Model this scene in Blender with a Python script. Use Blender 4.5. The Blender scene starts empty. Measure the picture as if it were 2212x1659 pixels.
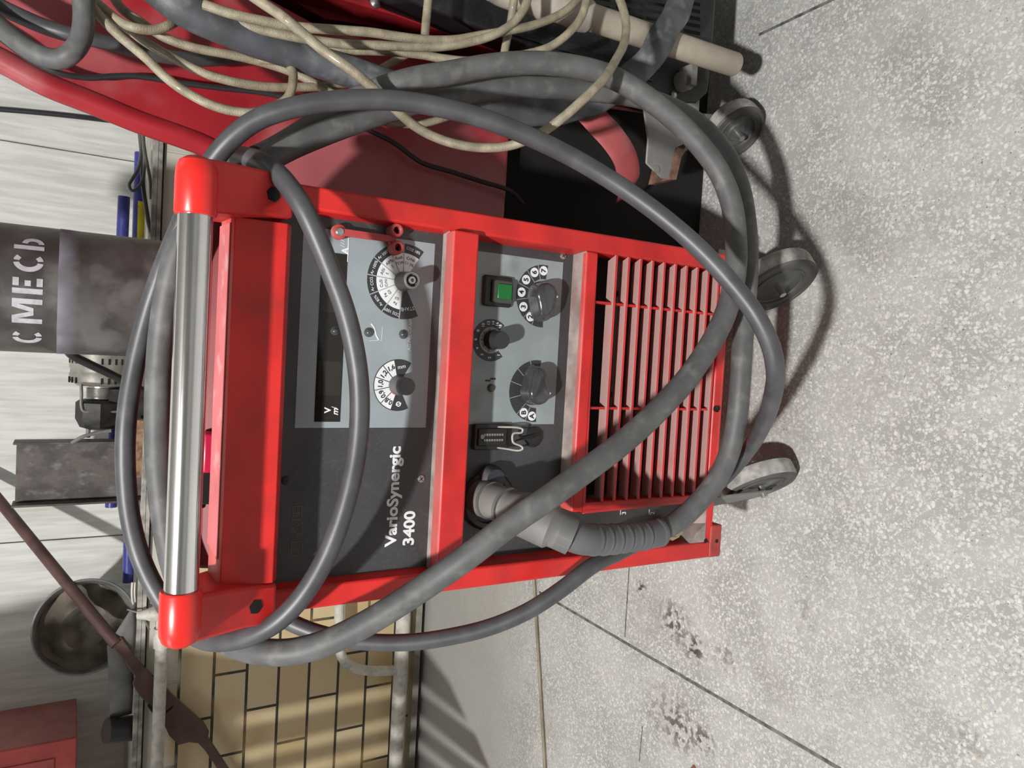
import bpy, bmesh, math, random
from mathutils import Vector, Matrix
from math import sin, cos, pi, radians as R
random.seed(7)
scn = bpy.context.scene
COL = scn.collection

# ------------------------------------------------------------------ camera
CAM = Vector((0.063, -0.797, 1.055)); YAW, PIT, ROL = R(-2.695), R(30.984), R(-1.809); FPX = 1600.0
_f = Vector((sin(YAW)*cos(PIT), cos(YAW)*cos(PIT), -sin(PIT)))
_r = Vector((cos(YAW), -sin(YAW), 0)); _d = _f.cross(_r)
RT = cos(ROL)*_r + sin(ROL)*_d; DN = -sin(ROL)*_r + cos(ROL)*_d; FW = _f
cd = bpy.data.cameras.new('camera'); cam = bpy.data.objects.new('camera', cd); COL.objects.link(cam)
# the phone was held upright: image right = down, image up = right
m = Matrix((DN, RT, -FW)).transposed().to_4x4(); m.translation = CAM; cam.matrix_world = m
cd.sensor_fit = 'HORIZONTAL'; cd.sensor_width = 36.0; cd.lens = FPX*36.0/2212.0
cd.clip_start = 0.02; cd.clip_end = 60
scn.camera = cam

# ------------------------------------------------------------------ light
w = bpy.data.worlds.new('workshop_air'); scn.world = w; w.use_nodes = True
w.node_tree.nodes['Background'].inputs[0].default_value = (0.80, 0.90, 1.0, 1)
w.node_tree.nodes['Background'].inputs[1].default_value = 0.05
LAMP = Vector((-0.76, -1.82, 3.16))
def area(name, loc, aim, size, power, col=(1, 1, 1), shape='DISK', sy=None):
    l = bpy.data.lights.new(name, 'AREA'); l.shape = shape; l.size = size
    if sy: l.size_y = sy
    l.energy = power; l.color = col
    o = bpy.data.objects.new(name, l); COL.objects.link(o); o.location = loc
    o.rotation_euler = (Vector(aim)-Vector(loc)).to_track_quat('-Z', 'Y').to_euler(); return o
area('ceiling_lamp', LAMP, (0.0, 0.5, 0.4), 0.13, 127, (1.0, 0.985, 0.955))
area('overhead_fill', (1.6, 0.9, 3.6), (0.2, 0.6, 0.5), 1.4, 16, (0.68, 0.82, 1.0), 'RECTANGLE', 0.8)  # added weak overhead fill for soft ambient and reflections
area('side_fill', (-2.7, -.5, 3.35), (-1.2, 1.4, .8), 0.9, 20, (0.95, 0.97, 1.0))  # added fill that lifts the dim wall on the left
vs = scn.view_settings; vs.view_transform = 'Standard'; vs.look = 'None'; vs.gamma = 1.0; vs.use_curve_mapping = False
vs.exposure = 0.25

# ------------------------------------------------------------------ helpers
def ray(ix, iy):
    u = 1659-iy; v = ix
    return (RT*((u-829.5)/FPX) + DN*((v-1106)/FPX) + FW)
def Y(ix, iy, y):
    d = ray(ix, iy); return CAM + d*((y-CAM.y)/d.y)
def Z(ix, iy, z):
    d = ray(ix, iy); return CAM + d*((z-CAM.z)/d.z)

class M:
    def __init__(s): s.bm = bmesh.new()
    def face(s, pts):
        return s.bm.faces.new([s.bm.verts.new(Vector(p)) for p in pts])
    def box(s, x0, x1, y0, y1, z0, z1, mat=None):
        vs_ = [Vector((x, y, z)) for x in (x0, x1) for y in (y0, y1) for z in (z0, z1)]
        if mat: vs_ = [mat @ v for v in vs_]
        b = [s.bm.verts.new(v) for v in vs_]
        for q in ((0,1,3,2),(4,6,7,5),(0,4,5,1),(2,3,7,6),(0,2,6,4),(1,5,7,3)): s.bm.faces.new([b[i] for i in q])
        return s
    def prism(s, pts, d):
        """closed outline of 3D points extruded by vector d"""
        d = Vector(d); a = [s.bm.verts.new(Vector(p)) for p in pts]; b = [s.bm.verts.new(Vector(p)+d) for p in pts]
        n = len(a); s.bm.faces.new(a[::-1]); s.bm.faces.new(b)
        for i in range(n): s.bm.faces.new([a[i], a[(i+1) % n], b[(i+1) % n], b[i]])
        return s
    def lathe(s, prof, mat=None, n=32, a0=0, a1=2*pi):
        """profile [(r,h)], axis local z"""
        mat = mat or Matrix(); full = abs(a1-a0-2*pi) < 1e-6; k = n if full else n+1
        rings = []
        for r, h in prof:
            if r < 1e-7: rings.append([s.bm.verts.new(mat @ Vector((0, 0, h)))])
            else: rings.append([s.bm.verts.new(mat @ Vector((r*cos(a0+(a1-a0)*i/n), r*sin(a0+(a1-a0)*i/n), h))) for i in range(k)])
        for A, B in zip(rings, rings[1:]):
            for i in range(n):
                j = (i+1) % k
                if len(A) == 1 and len(B) == 1: continue
                if len(A) == 1: s.bm.faces.new([A[0], B[i], B[j]])
                elif len(B) == 1: s.bm.faces.new([A[i], A[j], B[0]])
                else: s.bm.faces.new([A[i], A[j], B[j], B[i]])
        return s
    def cyl(s, p, q, r, r2=None, n=24, cap=True):
        p, q = Vector(p), Vector(q); r2 = r if r2 is None else r2; L = (q-p).length
        mt = Matrix.Translation(p) @ (q-p).to_track_quat('Z', 'Y').to_matrix().to_4x4()
        pr = [(r, 0), (r2, L)]
        if cap: pr = [(0, 0)] + pr + [(0, L)]
        return s.lathe(pr, mt, n)
    def tube(s, pts, r, n=16, flat=None, cap=True, up=None):
        """sweep; r number or list; flat = (a,b) half widths for an oval section"""
        k = len(pts); T = []
        for i in range(k):
            T.append((pts[min(i+1, k-1)]-pts[max(i-1, 0)]).normalized())
        nrm = (up or Vector((0, -1, 0))); nrm = (nrm - T[0]*nrm.dot(T[0])).normalized(); rings = []
        for i in range(k):
            if i:
                nrm = (nrm - T[i]*nrm.dot(T[i]))
                nrm = nrm.normalized() if nrm.length > 1e-6 else T[i].orthogonal().normalized()
            if up: nrm = (up - T[i]*up.dot(T[i])).normalized()
            bn = T[i].cross(nrm); ri = r[i] if isinstance(r, (list, tuple)) else r
            a, b = flat[i] if isinstance(flat, list) else (flat or (ri, ri))
            rings.append([s.bm.verts.new(pts[i] + nrm*cos(2*pi*j/n)*a + bn*sin(2*pi*j/n)*b) for j in range(n)])
        for A, B in zip(rings, rings[1:]):
            for j in range(n): s.bm.faces.new([A[j], A[(j+1) % n], B[(j+1) % n], B[j]])
        if cap: s.bm.faces.new(rings[0][::-1]); s.bm.faces.new(rings[-1])
        return s
    def obj(s, name, mat, parent=None, bevel=0, seg=2, sharp=0.6, recalc=True):
        bmesh.ops.remove_doubles(s.bm, verts=s.bm.verts, dist=1e-7)
        if recalc: bmesh.ops.recalc_face_normals(s.bm, faces=s.bm.faces)
        org = ORG.get(parent.name, Vector()) if parent else Vector()
        me = bpy.data.meshes.new(name)
        for v in s.bm.verts: v.co -= org
        for f in s.bm.faces: f.smooth = True
        for e in s.bm.edges:
            if len(e.link_faces) == 2 and e.calc_face_angle(0) > sharp: e.smooth = False
        s.bm.to_mesh(me); s.bm.free(); me.materials.append(mat)
        o = bpy.data.objects.new(name, me); COL.objects.link(o)
        if parent: o.parent = parent; ORG[o.name] = org
        else: ORG[o.name] = Vector()
        if bevel:
            b = o.modifiers.new('bevel', 'BEVEL'); b.width = bevel; b.segments = seg; b.limit_method = 'ANGLE'; b.angle_limit = R(40)
            b.harden_normals = False
        return o
ORG = {}
def tag(o, label, cat, group=None):
    o['label'] = label; o['category'] = cat
    if group: o['group'] = group
    return o
def thing(name, loc, label, cat, group=None):
    o = bpy.data.objects.new(name, None); COL.objects.link(o); o.location = loc; o.empty_display_size = .05
    ORG[o.name] = Vector(loc); return tag(o, label, cat, group)
def struct(o): o['kind'] = 'structure'; return o

def spline(P, step=0.006):
    """Catmull-Rom through 3D points"""
    P = [Vector(p) for p in P]; Q = [2*P[0]-P[1]] + P + [2*P[-1]-P[-2]]; out = []
    for i in range(1, len(Q)-2):
        p0, p1, p2, p3 = Q[i-1:i+3]; n = max(2, int((p2-p1).length/step))
        t0 = 0; t1 = (p1-p0).length**.5+1e-5; t2 = t1+(p2-p1).length**.5+1e-5; t3 = t2+(p3-p2).length**.5+1e-5
        for k in range(n):
            t = t1+(t2-t1)*k/n
            A1 = p0*((t1-t)/(t1-t0))+p1*((t-t0)/(t1-t0)); A2 = p1*((t2-t)/(t2-t1))+p2*((t-t1)/(t2-t1)); A3 = p2*((t3-t)/(t3-t2))+p3*((t-t2)/(t3-t2))
            B1 = A1*((t2-t)/(t2-t0))+A2*((t-t0)/(t2-t0)); B2 = A2*((t3-t)/(t3-t1))+A3*((t-t1)/(t3-t1))
            out.append(B1*((t2-t)/(t2-t1))+B2*((t-t1)/(t2-t1)))
    out.append(P[-1]); return out
def path(L): return [Y(*p) for p in L]

# ------------------------------------------------------------------ materials
def mat(name, col, rough=.5, metal=0, var=.08, vscale=18, dust=0, dustcol=(.42, .37, .33), dirt=0, dirtcol=(.05, .04, .035), dn=(.2, .62),
        dscale=9, bump=0, bscale=200, coat=0, stretch=None, spec=.5, patch=0, patchcol=(.3, .3, .3), pscale=30, pt=(.52, .72)):
    m = bpy.data.materials.new(name); m.use_nodes = True; nt = m.node_tree; N = nt.nodes; L = nt.links
    b = N['Principled BSDF']; b.inputs['Roughness'].default_value = rough; b.inputs['Metallic'].default_value = metal
    b.inputs['Specular IOR Level'].default_value = spec
    if coat: b.inputs['Coat Weight'].default_value = coat
    tc = N.new('ShaderNodeTexCoord'); src = tc.outputs['Object']
    if stretch:
        mp = N.new('ShaderNodeMapping'); mp.inputs['Scale'].default_value = stretch; L.new(src, mp.inputs[0]); src = mp.outputs[0]
    def noise(sc, det=4):
        n = N.new('ShaderNodeTexNoise'); n.inputs['Scale'].default_value = sc; n.inputs['Detail'].default_value = det
        L.new(src, n.inputs['Vector']); return n.outputs['Fac']
    def ramp(v, a, c):
        r = N.new('ShaderNodeMapRange'); r.inputs['From Min'].default_value = a; r.inputs['From Max'].default_value = c
        r.interpolation_type = 'SMOOTHSTEP'; L.new(v, r.inputs['Value']); return r.outputs[0]
    def mul(a, c):
        q = N.new('ShaderNodeMath'); q.operation = 'MULTIPLY'
        L.new(a, q.inputs[0])
        if isinstance(c, float) or isinstance(c, int): q.inputs[1].default_value = c
        else: L.new(c, q.inputs[1])
        return q.outputs[0]
    def mix(f, a, c):
        x = N.new('ShaderNodeMix'); x.data_type = 'RGBA'; L.new(f, x.inputs['Factor'])
        for i, v in ((6, a), (7, c)):
            if isinstance(v, tuple): x.inputs[i].default_value = (*v, 1)
            else: L.new(v, x.inputs[i])
        return x.outputs[2]
    c0 = tuple(max(0, k*(1-var*2)) for k in col); c1 = tuple(min(1, k*(1+var)) for k in col)
    out = mix(ramp(noise(vscale), .3, .7), c0, c1)
    if patch: out = mix(mul(ramp(noise(pscale, 6), *pt), float(patch)), out, patchcol)
    if dirt: out = mix(mul(ramp(noise(dscale, 8), .55, .75), float(dirt)), out, dirtcol)
    if dust:
        g = N.new('ShaderNodeNewGeometry'); sx = N.new('ShaderNodeSeparateXYZ'); L.new(g.outputs['Normal'], sx.inputs[0])
        f = mul(ramp(sx.outputs['Z'], .35, .95), ramp(noise(14, 6), *dn)); f = mul(f, float(dust))
        out = mix(f, out, dustcol)
    L.new(out, b.inputs['Base Color'])
    if bump:
        bp = N.new('ShaderNodeBump'); bp.inputs['Strength'].default_value = bump; bp.inputs['Distance'].default_value = .002
        L.new(noise(bscale, 3), bp.inputs['Height']); L.new(bp.outputs[0], b.inputs['Normal'])
    return m

RED = mat('red_painted_plastic', (.60, .022, .020), .42, var=.1, dust=.5, dustcol=(.50, .24, .22), dirt=.35, dscale=14, dirtcol=(.22, .03, .02), bump=.05, bscale=600)
REDG = mat('red_louvre', (.66, .035, .035), .55, var=.1, dust=.92, dn=(.0, .42), dustcol=(.40, .28, .26), dirt=.2, dirtcol=(.25, .12, .1))
REDC = mat('red_gloss_cap', (.72, .022, .018), .3, var=.05, dirt=.3, dscale=25, dirtcol=(.3, .02, .015))
RED2 = mat('dusty_red_sheet', (.30, .012, .020), .36, var=.12, vscale=6, patch=.85, patchcol=(.38, .11, .12), pscale=5, pt=(.40, .58), dirt=.25, dirtcol=(.12, .01, .015), dscale=5, bump=.03)
DUSTY = mat('dusty_ledge', (.33, .27, .25), .85, var=.15, vscale=40, patch=.5, patchcol=(.20, .10, .09), pscale=12, bump=.2, bscale=500)
PANEL = mat('charcoal_panel', (.050, .050, .054), .42, var=.08, patch=.22, patchcol=(.12, .12, .12), pscale=260)
FACE = mat('grey_faceplate', (.30, .345, .375), .38, var=.05, dirt=.25, dirtcol=(.18, .19, .19), dscale=16)
FACE2 = mat('grey_faceplate_worn', (.28, .325, .335), .4, var=.08, dirt=.5, dirtcol=(.14, .15, .14), dscale=22)
BLK = mat('black_plastic', (.014, .014, .015), .4, var=.1, dust=.15)
VOID = mat('dark_interior', (.006, .0055, .005), .9, var=.1)
DIAL = mat('dial_black_print', (.035, .037, .042), .45, var=.03)
WHT = mat('white_print', (.78, .80, .82), .5, var=.04)
PRN = mat('black_print', (.02, .02, .022), .5, var=.02)
GLASS = mat('dark_display_glass', (.016, .014, .012), .12, var=.02)
KNOB = mat('smoky_knob', (.045, .045, .052), .2, var=.1, coat=.5, patch=.35, patchcol=(.22, .22, .23), pscale=50)
KNOBB = mat('matt_black_knob', (.03, .03, .032), .5, var=.1)
GREEN = mat('green_rocker', (.008, .15, .03), .3, var=.05)
CHR = mat('polished_tube', (.72, .72, .72), .13, 1, var=.03, stretch=(.4, 1, 1), dirt=.2, dirtcol=(.35, .32, .28), dscale=60, bump=.06, bscale=60)
STL = mat('zinc_steel', (.55, .55, .53), .35, .9, var=.1, dirt=.3, dirtcol=(.2, .19, .17))
HOSE = mat('grey_rubber_hose', (.100, .101, .102), .55, dirt=.45, dirtcol=(.22, .22, .21), dscale=38, var=.12, vscale=30, patch=.45, patchcol=(.155, .155, .15), pscale=60, bump=.08, bscale=90, spec=.45)
HOSE2 = mat('dark_grey_hose', (.066, .066, .072), .44, var=.12, vscale=30, patch=.3, patchcol=(.12, .12, .13), pscale=35, bump=.05, bscale=60, spec=.5)
HOSE3 = mat('slack_grey_sleeve', (.075, .080, .090), .5, dirt=.6, dirtcol=(.22, .23, .24), dscale=30, var=.2, vscale=20, patch=.5, patchcol=(.22, .23, .24), pscale=28, bump=.3, bscale=40)
PLUGM = mat('grey_plug_plastic', (.145, .142, .138), .6, var=.1, dust=.4, dustcol=(.28, .26, .24), bump=.08)
CABLE = mat('braided_beige_cable', (.30, .26, .185), .5, var=.15, vscale=60, patch=.6, patchcol=(.17, .14, .09), pscale=55, bump=.4, bscale=700, coat=.35)
BCAB = mat('black_cable', (.025, .025, .028), .4, var=.1, dust=.3, dustcol=(.14, .14, .14))
RUB = mat('worn_rubber_tread', (.38, .37, .35), .8, var=.2, vscale=60, patch=.5, patchcol=(.36, .34, .32), pscale=25, bump=.4, bscale=200)
RUBD = mat('dark_rubber_side', (.085, .083, .08), .65, var=.2, vscale=12, patch=.35, patchcol=(.17, .16, .15), pscale=14)
GRY = mat('dusty_grey_steel', (.23, .225, .215), .6, .2, var=.12, dust=.5, dustcol=(.36, .34, .32), dirt=.3, dirtcol=(.12, .08, .06))
RUST = mat('rusty_edge', (.22, .12, .08), .8, .1, var=.25, vscale=60)

# ------------------------------------------------------------------ floor
def floor_mat():
    m = bpy.data.materials.new('terrazzo'); m.use_nodes = True; nt = m.node_tree; N = nt.nodes; L = nt.links
    b = N['Principled BSDF']; b.inputs['Roughness'].default_value = .5
    tc = N.new('ShaderNodeTexCoord'); src = tc.outputs['Object']
    def vor(sc, feat='F1', rnd=1):
        v = N.new('ShaderNodeTexVoronoi'); v.inputs['Scale'].default_value = sc; v.feature = feat; v.inputs['Randomness'].default_value = rnd
        L.new(wp, v.inputs['Vector']); return v
    def noise(sc, det=4, v=None):
        n = N.new('ShaderNodeTexNoise'); n.inputs['Scale'].default_value = sc; n.inputs['Detail'].default_value = det
        L.new(v or src, n.inputs['Vector']); return n
    def rng(v, a, c, o0=0., o1=1.):
        r = N.new('ShaderNodeMapRange'); r.interpolation_type = 'SMOOTHSTEP'
        for i, k in zip((1, 2, 3, 4), (a, c, o0, o1)): r.inputs[i].default_value = k
        L.new(v, r.inputs[0]); return r.outputs[0]
    def mix(f, a, c, blend='MIX'):
        x = N.new('ShaderNodeMix'); x.data_type = 'RGBA'; x.blend_type = blend
        if isinstance(f, float): x.inputs[0].default_value = f
        else: L.new(f, x.inputs[0])
        for i, v in ((6, a), (7, c)):
            if isinstance(v, tuple): x.inputs[i].default_value = (*v, 1)
            else: L.new(v, x.inputs[i])
        return x.outputs[2]
    def math(op, a, c):
        q = N.new('ShaderNodeMath'); q.operation = op
        for i, v in enumerate((a, c)):
            if isinstance(v, (int, float)): q.inputs[i].default_value = v
            else: L.new(v, q.inputs[i])
        return q.outputs[0]
    nz = noise(90, 2); wpn = N.new('ShaderNodeMix'); wpn.data_type = 'VECTOR'; wpn.inputs[0].default_value = .010
    L.new(src, wpn.inputs[4]); L.new(nz.outputs['Color'], wpn.inputs[5]); wp = wpn.outputs[1]
    v1 = vor(178); v2 = vor(330); hs = N.new('ShaderNodeSeparateColor'); L.new(v1.outputs['Color'], hs.inputs[0])
    hs2 = N.new('ShaderNodeSeparateColor'); L.new(v2.outputs['Color'], hs2.inputs[0])
    base = mix(rng(noise(7, 5).outputs['Fac'], .35, .65), (.33, .325, .315), (.43, .425, .41))
    chip = math('MULTIPLY', rng(v1.outputs['Distance'], .34, .62, 1, 0), rng(hs.outputs[0], .22, .30))
    cc = mix(hs.outputs[1], (.44, .437, .42), (.68, .675, .65)); cc = mix(rng(hs.outputs[2], .93, .96), cc, (.54, .50, .43))
    far = rng(noise(2.2, 4).outputs['Fac'], .36, .52)
    out = mix(math('MULTIPLY', chip, rng(noise(3.0, 3).outputs['Fac'], .3, .55, .55, .92)), base, cc)
    chip2 = math('MULTIPLY', rng(v2.outputs['Distance'], .35, .5, 1, 0), rng(hs2.outputs[0], .5, .55))
    out = mix(math('MULTIPLY', chip2, .6), out, (.60, .595, .57))
    dk = math('MULTIPLY', rng(v2.outputs['Distance'], .2, .4, 1, 0), rng(hs2.outputs[1], .94, .96))
    out = mix(math('MULTIPLY', dk, .75), out, (.09, .08, .075))
    # grime
    out = mix(math('MULTIPLY', rng(noise(5, 8).outputs['Fac'], .56, .72), .3), out, (.26, .235, .21))
    # brown spatter patches
    for (ix, iy, r, k) in ((1455, 1345, .05, .9), (1500, 1400, .035, 1), (1470, 1570, .06, .8), (1520, 1600, .035, .9), (1385, 1270, .02, 1), (1240, 1250, .03, .9), (1430, 1530, .07, .4), (1570, 1420, .035, .5), (1740, 1330, .04, .35), (2100, 1600, .03, .4)):
        p = Z(ix, iy, 0); vm = N.new('ShaderNodeVectorMath'); vm.operation = 'DISTANCE'; L.new(src, vm.inputs[0]); vm.inputs[1].default_value = p
        f = math('MULTIPLY', rng(vm.outputs['Value'], r*.2, r*1.25, 1, 0), rng(noise(70, 6).outputs['Fac'], .47, .58))
        out = mix(math('MULTIPLY', f, k), out, (.075, .05, .042))
    # smoother bare cement strip along the wall
    sy = N.new('ShaderNodeSeparateXYZ'); L.new(src, sy.inputs[0])
    f = rng(math('ADD', sy.outputs[1], math('MULTIPLY', noise(3, 5).outputs['Fac'], .3)), .85, 1.15)
    out = mix(math('MULTIPLY', f, .8), out, (.36, .35, .33))
    L.new(out, b.inputs['Base Color'])
    bp = N.new('ShaderNodeBump'); bp.inputs['Strength'].default_value = .15; bp.inputs['Distance'].default_value = .001
    L.new(noise(400, 3).outputs['Fac'], bp.inputs['Height']); L.new(bp.outputs[0], b.inputs['Normal'])
    return m
FL = floor_mat()
a = M(); a.face([(-4, -3.5, 0), (4, -3.5, 0), (4, 2.2, 0), (-4, 2.2, 0)]); struct(a.obj('floor', FL))
JNT = mat('joint_strip', (.15, .145, .135), .6, var=.3, vscale=60)
def joint(n, p, q, wd):
    p, q = Z(*p, 0), Z(*q, 0); d = (q-p).normalized(); s = Vector((-d.y, d.x, 0))*wd/2; a = M()
    a.prism([p-s, q-s, q+s, p+s], (0, 0, .0006)); struct(a.obj('trim_%d' % n, JNT))
joint(1, (1165, 1279), (2000, 1770), .0062)
joint(2, (1364, 1150), (1350, 1376), .003)
joint(4, (1640, 75), (1860, -30), .005); joint(5, (1388, 1568), (1381, 1645), .0022)

# ------------------------------------------------------------------ walls
YW, YB = 1.47, 1.90          # tiled face of the low wall, painted wall above the ledge
def tile_mat():
    m = bpy.data.materials.new('cream_wall_tiles'); m.use_nodes = True; nt = m.node_tree; N = nt.nodes; L = nt.links
    b = N['Principled BSDF']; b.inputs['Roughness'].default_value = .35
    tc = N.new('ShaderNodeTexCoord'); sx = N.new('ShaderNodeSeparateXYZ'); L.new(tc.outputs['Object'], sx.inputs[0])
    cx = N.new('ShaderNodeCombineXYZ')
    ad = N.new('ShaderNodeMath'); ad.inputs[1].default_value = .932; L.new(sx.outputs[0], ad.inputs[0]); L.new(ad.outputs[0], cx.inputs[0])
    az = N.new('ShaderNodeMath'); az.inputs[1].default_value = -.0938+.0; L.new(sx.outputs[2], az.inputs[0]); L.new(az.outputs[0], cx.inputs[1])
    br = N.new('ShaderNodeTexBrick'); L.new(cx.outputs[0], br.inputs[0]); br.offset = .5; br.squash = 1
    br.inputs['Scale'].default_value = 1; br.inputs['Brick Width'].default_value = .250; br.inputs['Row Height'].default_value = .0945
    br.inputs['Mortar Size'].default_value = .0042; br.inputs['Mortar Smooth'].default_value = .15; br.inputs['Bias'].default_value = -.1
    br.inputs['Color1'].default_value = (.60, .47, .27, 1); br.inputs['Color2'].default_value = (.68, .56, .36, 1); br.inputs['Mortar'].default_value = (.05, .045, .038, 1)
    no = N.new('ShaderNodeTexNoise'); no.inputs['Scale'].default_value = 7; no.inputs['Detail'].default_value = 5; L.new(tc.outputs['Object'], no.inputs[0])
    rr = N.new('ShaderNodeMapRange'); rr.inputs[1].default_value = .5; rr.inputs[2].default_value = .75; rr.inputs[4].default_value = .7; L.new(no.outputs[0], rr.inputs[0])
    mx = N.new('ShaderNodeMix'); mx.data_type = 'RGBA'; L.new(rr.outputs[0], mx.inputs[0]); L.new(br.outputs[0], mx.inputs[6]); mx.inputs[7].default_value = (.52, .36, .14, 1)
    # cement smears on the top course
    n2 = N.new('ShaderNodeTexNoise'); n2.inputs['Scale'].default_value = 10; L.new(tc.outputs['Object'], n2.inputs[0])
    q = N.new('ShaderNodeMath'); q.operation = 'MULTIPLY_ADD'; L.new(n2.outputs[0], q.inputs[0]); q.inputs[1].default_value = .16; L.new(sx.outputs[2], q.inputs[2])
    r2 = N.new('ShaderNodeMapRange'); r2.inputs[1].default_value = .835; r2.inputs[2].default_value = .87; L.new(q.outputs[0], r2.inputs[0])
    m2 = N.new('ShaderNodeMix'); m2.data_type = 'RGBA'; L.new(r2.outputs[0], m2.inputs[0]); L.new(mx.outputs[2], m2.inputs[6]); m2.inputs[7].default_value = (.58, .56, .48, 1)
    L.new(m2.outputs[2], b.inputs['Base Color'])
    bp = N.new('ShaderNodeBump'); bp.inputs['Distance'].default_value = .004; bp.invert = True; L.new(br.outputs['Fac'], bp.inputs['Height']); L.new(bp.outputs[0], b.inputs['Normal'])
    return m
a = M(); a.box(-4, 4, YW, YB+.1, 0, .845); struct(a.obj('wall_tiled', tile_mat()))
LIME = mat('limewashed_boards', (.70, .70, .665), .6, var=.07, vscale=14, stretch=(6, 6, .5), patch=.6, patchcol=(.52, .51, .46), pscale=5, dirt=.35, dirtcol=(.38, .36, .31), dscale=4, bump=.1, bscale=30)
def xb(ix, iy): return Y(ix, iy, YB).x
edges = [-4, xb(100, 1167), xb(100, 318), 4]
a = M()
for i in range(3): a.box(edges[i]+.0014, edges[i+1]-.0014, YB, YB+.03, .85, 3.5)
wl = struct(a.obj('wall_back', LIME, bevel=.0015))
a = M(); a.box(-4, 4, YB+.03, YB+.1, .85, 3.5); a.obj('backing', VOID, wl)
LEDG = mat('ledge_render', (.44, .43, .38), .8, var=.15, vscale=25, patch=.6, patchcol=(.6, .59, .53), pscale=14)
a = M(); a.box(-4, 4, YW-.0, YB-.0, .845, .857); struct(a.obj('trim_6', LEDG))
EDGE = mat('whitewashed_angle_iron', (.36, .34, .31), .6, .15, var=.25, vscale=30, patch=.6, patchcol=(.62, .62, .58), pscale=18, dirt=.6, dirtcol=(.06, .045, .03), dscale=12)
a = M(); a.box(-4, 4, YW-.016, YW-.012, .848, .872); a.box(-4, 4, YW-.016, YW+.03, .8575, .8605); struct(a.obj('trim_7', EDGE, bevel=.001))
a = M(); a.box(-4, 4, YW-.006, YW-.0005, .843, .848); struct(a.obj('trim_8', mat('dark_strip', (.05, .045, .035), .7, var=.3)))
a = M(); a.box(-4, 4, YW-.014, YW-.0005, 0.0, .028); struct(a.obj('baseboard_back', mat('black_skirting', (.018, .017, .017), .6, patch=.2))) 
ROOM = mat('workshop_plaster', (.55, .55, .53), .8)
a = M(); a.box(-4, 4, -3.6, -3.5, 0, 3.6); struct(a.obj('wall_front', ROOM))
a = M(); a.box(-4.1, -4, -3.5, 2.0, 0, 3.6); struct(a.obj('wall_left', ROOM))
a = M(); a.box(4, 4.1, -3.5, 2.0, 0, 3.6); struct(a.obj('wall_right', ROOM))
a = M(); a.box(-4, 4, -3.5, 2.0, 3.5, 3.6); struct(a.obj('ceiling', ROOM))
GP = mat('whitewashed_pipe', (.58, .56, .50), .55, var=.15, vscale=40, patch=.5, patchcol=(.40, .36, .28), pscale=40, dirt=.3, dirtcol=(.2, .17, .13), dscale=30, bump=.3, bscale=120)
def line(p, q): return [p, q]
# upper pipe
pz = Y(345, 1500, 1.415); p2 = Y(332, 1335, 1.415); pp = thing('wall_pipe', (pz.x, 1.415, pz.z), 'thin whitewashed horizontal pipe running just below the metal ledge edge', 'pipe')
a = M(); a.cyl((-3.2, 1.415, pz.z), (p2.x+.02, 1.415, pz.z), .0165); a.obj('pipe', GP, pp)
a = M(); a.cyl((p2.x-.085, 1.415, pz.z), (p2.x-.03, 1.415, pz.z), .021); a.lathe([(0, 0), (.012, 0), (.020, .012), (.022, .03), (.014, .05), (.011, .07), (0, .072)], Matrix.Translation((p2.x+.01, 1.415, pz.z-.006))@Matrix.Rotation(R(-8), 4, 'X'), 12)
a.obj('coupling', GP, pp)
a = M(); a.cyl((p2.x+.015, 1.415, pz.z+.05), (p2.x+.02, 1.45, pz.z+.085), .0025, n=8); a.cyl((p2.x-.04, 1.44, pz.z+.03), (p2.x+.01, 1.415, pz.z+.05), .0025, n=8); a.obj('wire_tie', STL, pp)
# lower pipes with the swan neck
pz = Y(863, 1500, 1.40); up = Y(736, 1340, 1.40); j = Y(855, 1452, 1.40)
lp = thing('heating_pipe', (j.x, 1.40, pz.z), 'thick whitewashed pipe near the floor with a bent branch joining it', 'pipe')
a = M(); a.cyl((-3.2, 1.40, pz.z), (.9, 1.40, pz.z), .0235); a.obj('main_pipe', GP, lp)
cs = path([(733, 1230, 1.40), (733, 1320, 1.40), (733, 1385, 1.40), (737, 1415, 1.40), (755, 1437, 1.40), (790, 1448, 1.40), (830, 1449, 1.40), (862, 1447, 1.40)])
a = M(); a.tube(spline([Vector((cs[0].x+.9, 1.4, cs[1].z))]+cs, .01), .0155, 20); a.obj('branch_pipe', GP, lp)
SQ = mat('grey_painted_duct', (.30, .28, .24), .7, var=.15, dirt=.4)
q = Y(893, 1500, 1.44); a = M(); a.box(-3.2, .9, 1.425, 1.452, q.z-.012, q.z+.012); tag(a.obj('cable_trunking', SQ, bevel=.002), 'narrow grey trunking running above the black skirting, below the thick pipe', 'trunking')

# ================================================================== the welding machine
WM = thing('welding_machine', (0, .4, 0), 'red wheeled welding machine with black control panels, louvred grille and chrome handle, in the middle', 'welding machine')
X0, X1 = -.23, .23
# cabinet shell
a = M()
a.box(X0, X0+.004, .045, .62, .20, .86); a.box(X1-.004, X1, .045, .62, .20, .86); a.box(X0, X1, .60, .62, .20, .86)
a.box(X0+.004, X1-.004, .06, .60, .20, .206); a.box(X0+.004, X1-.004, .06, .60, .845, .857)
a.obj('cabinet', RED, WM)
a = M(); a.box(X0+.006, X1-.006, .05, .06, .207, .844); a.obj('inner_wall', VOID, WM)
a = M(); a.box(X0, X1, .62, .90, .16, .175); a.box(X0+.02, X1-.02, .50, .62, .16, .20); a.obj('bottle_tray', VOID, WM)

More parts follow.
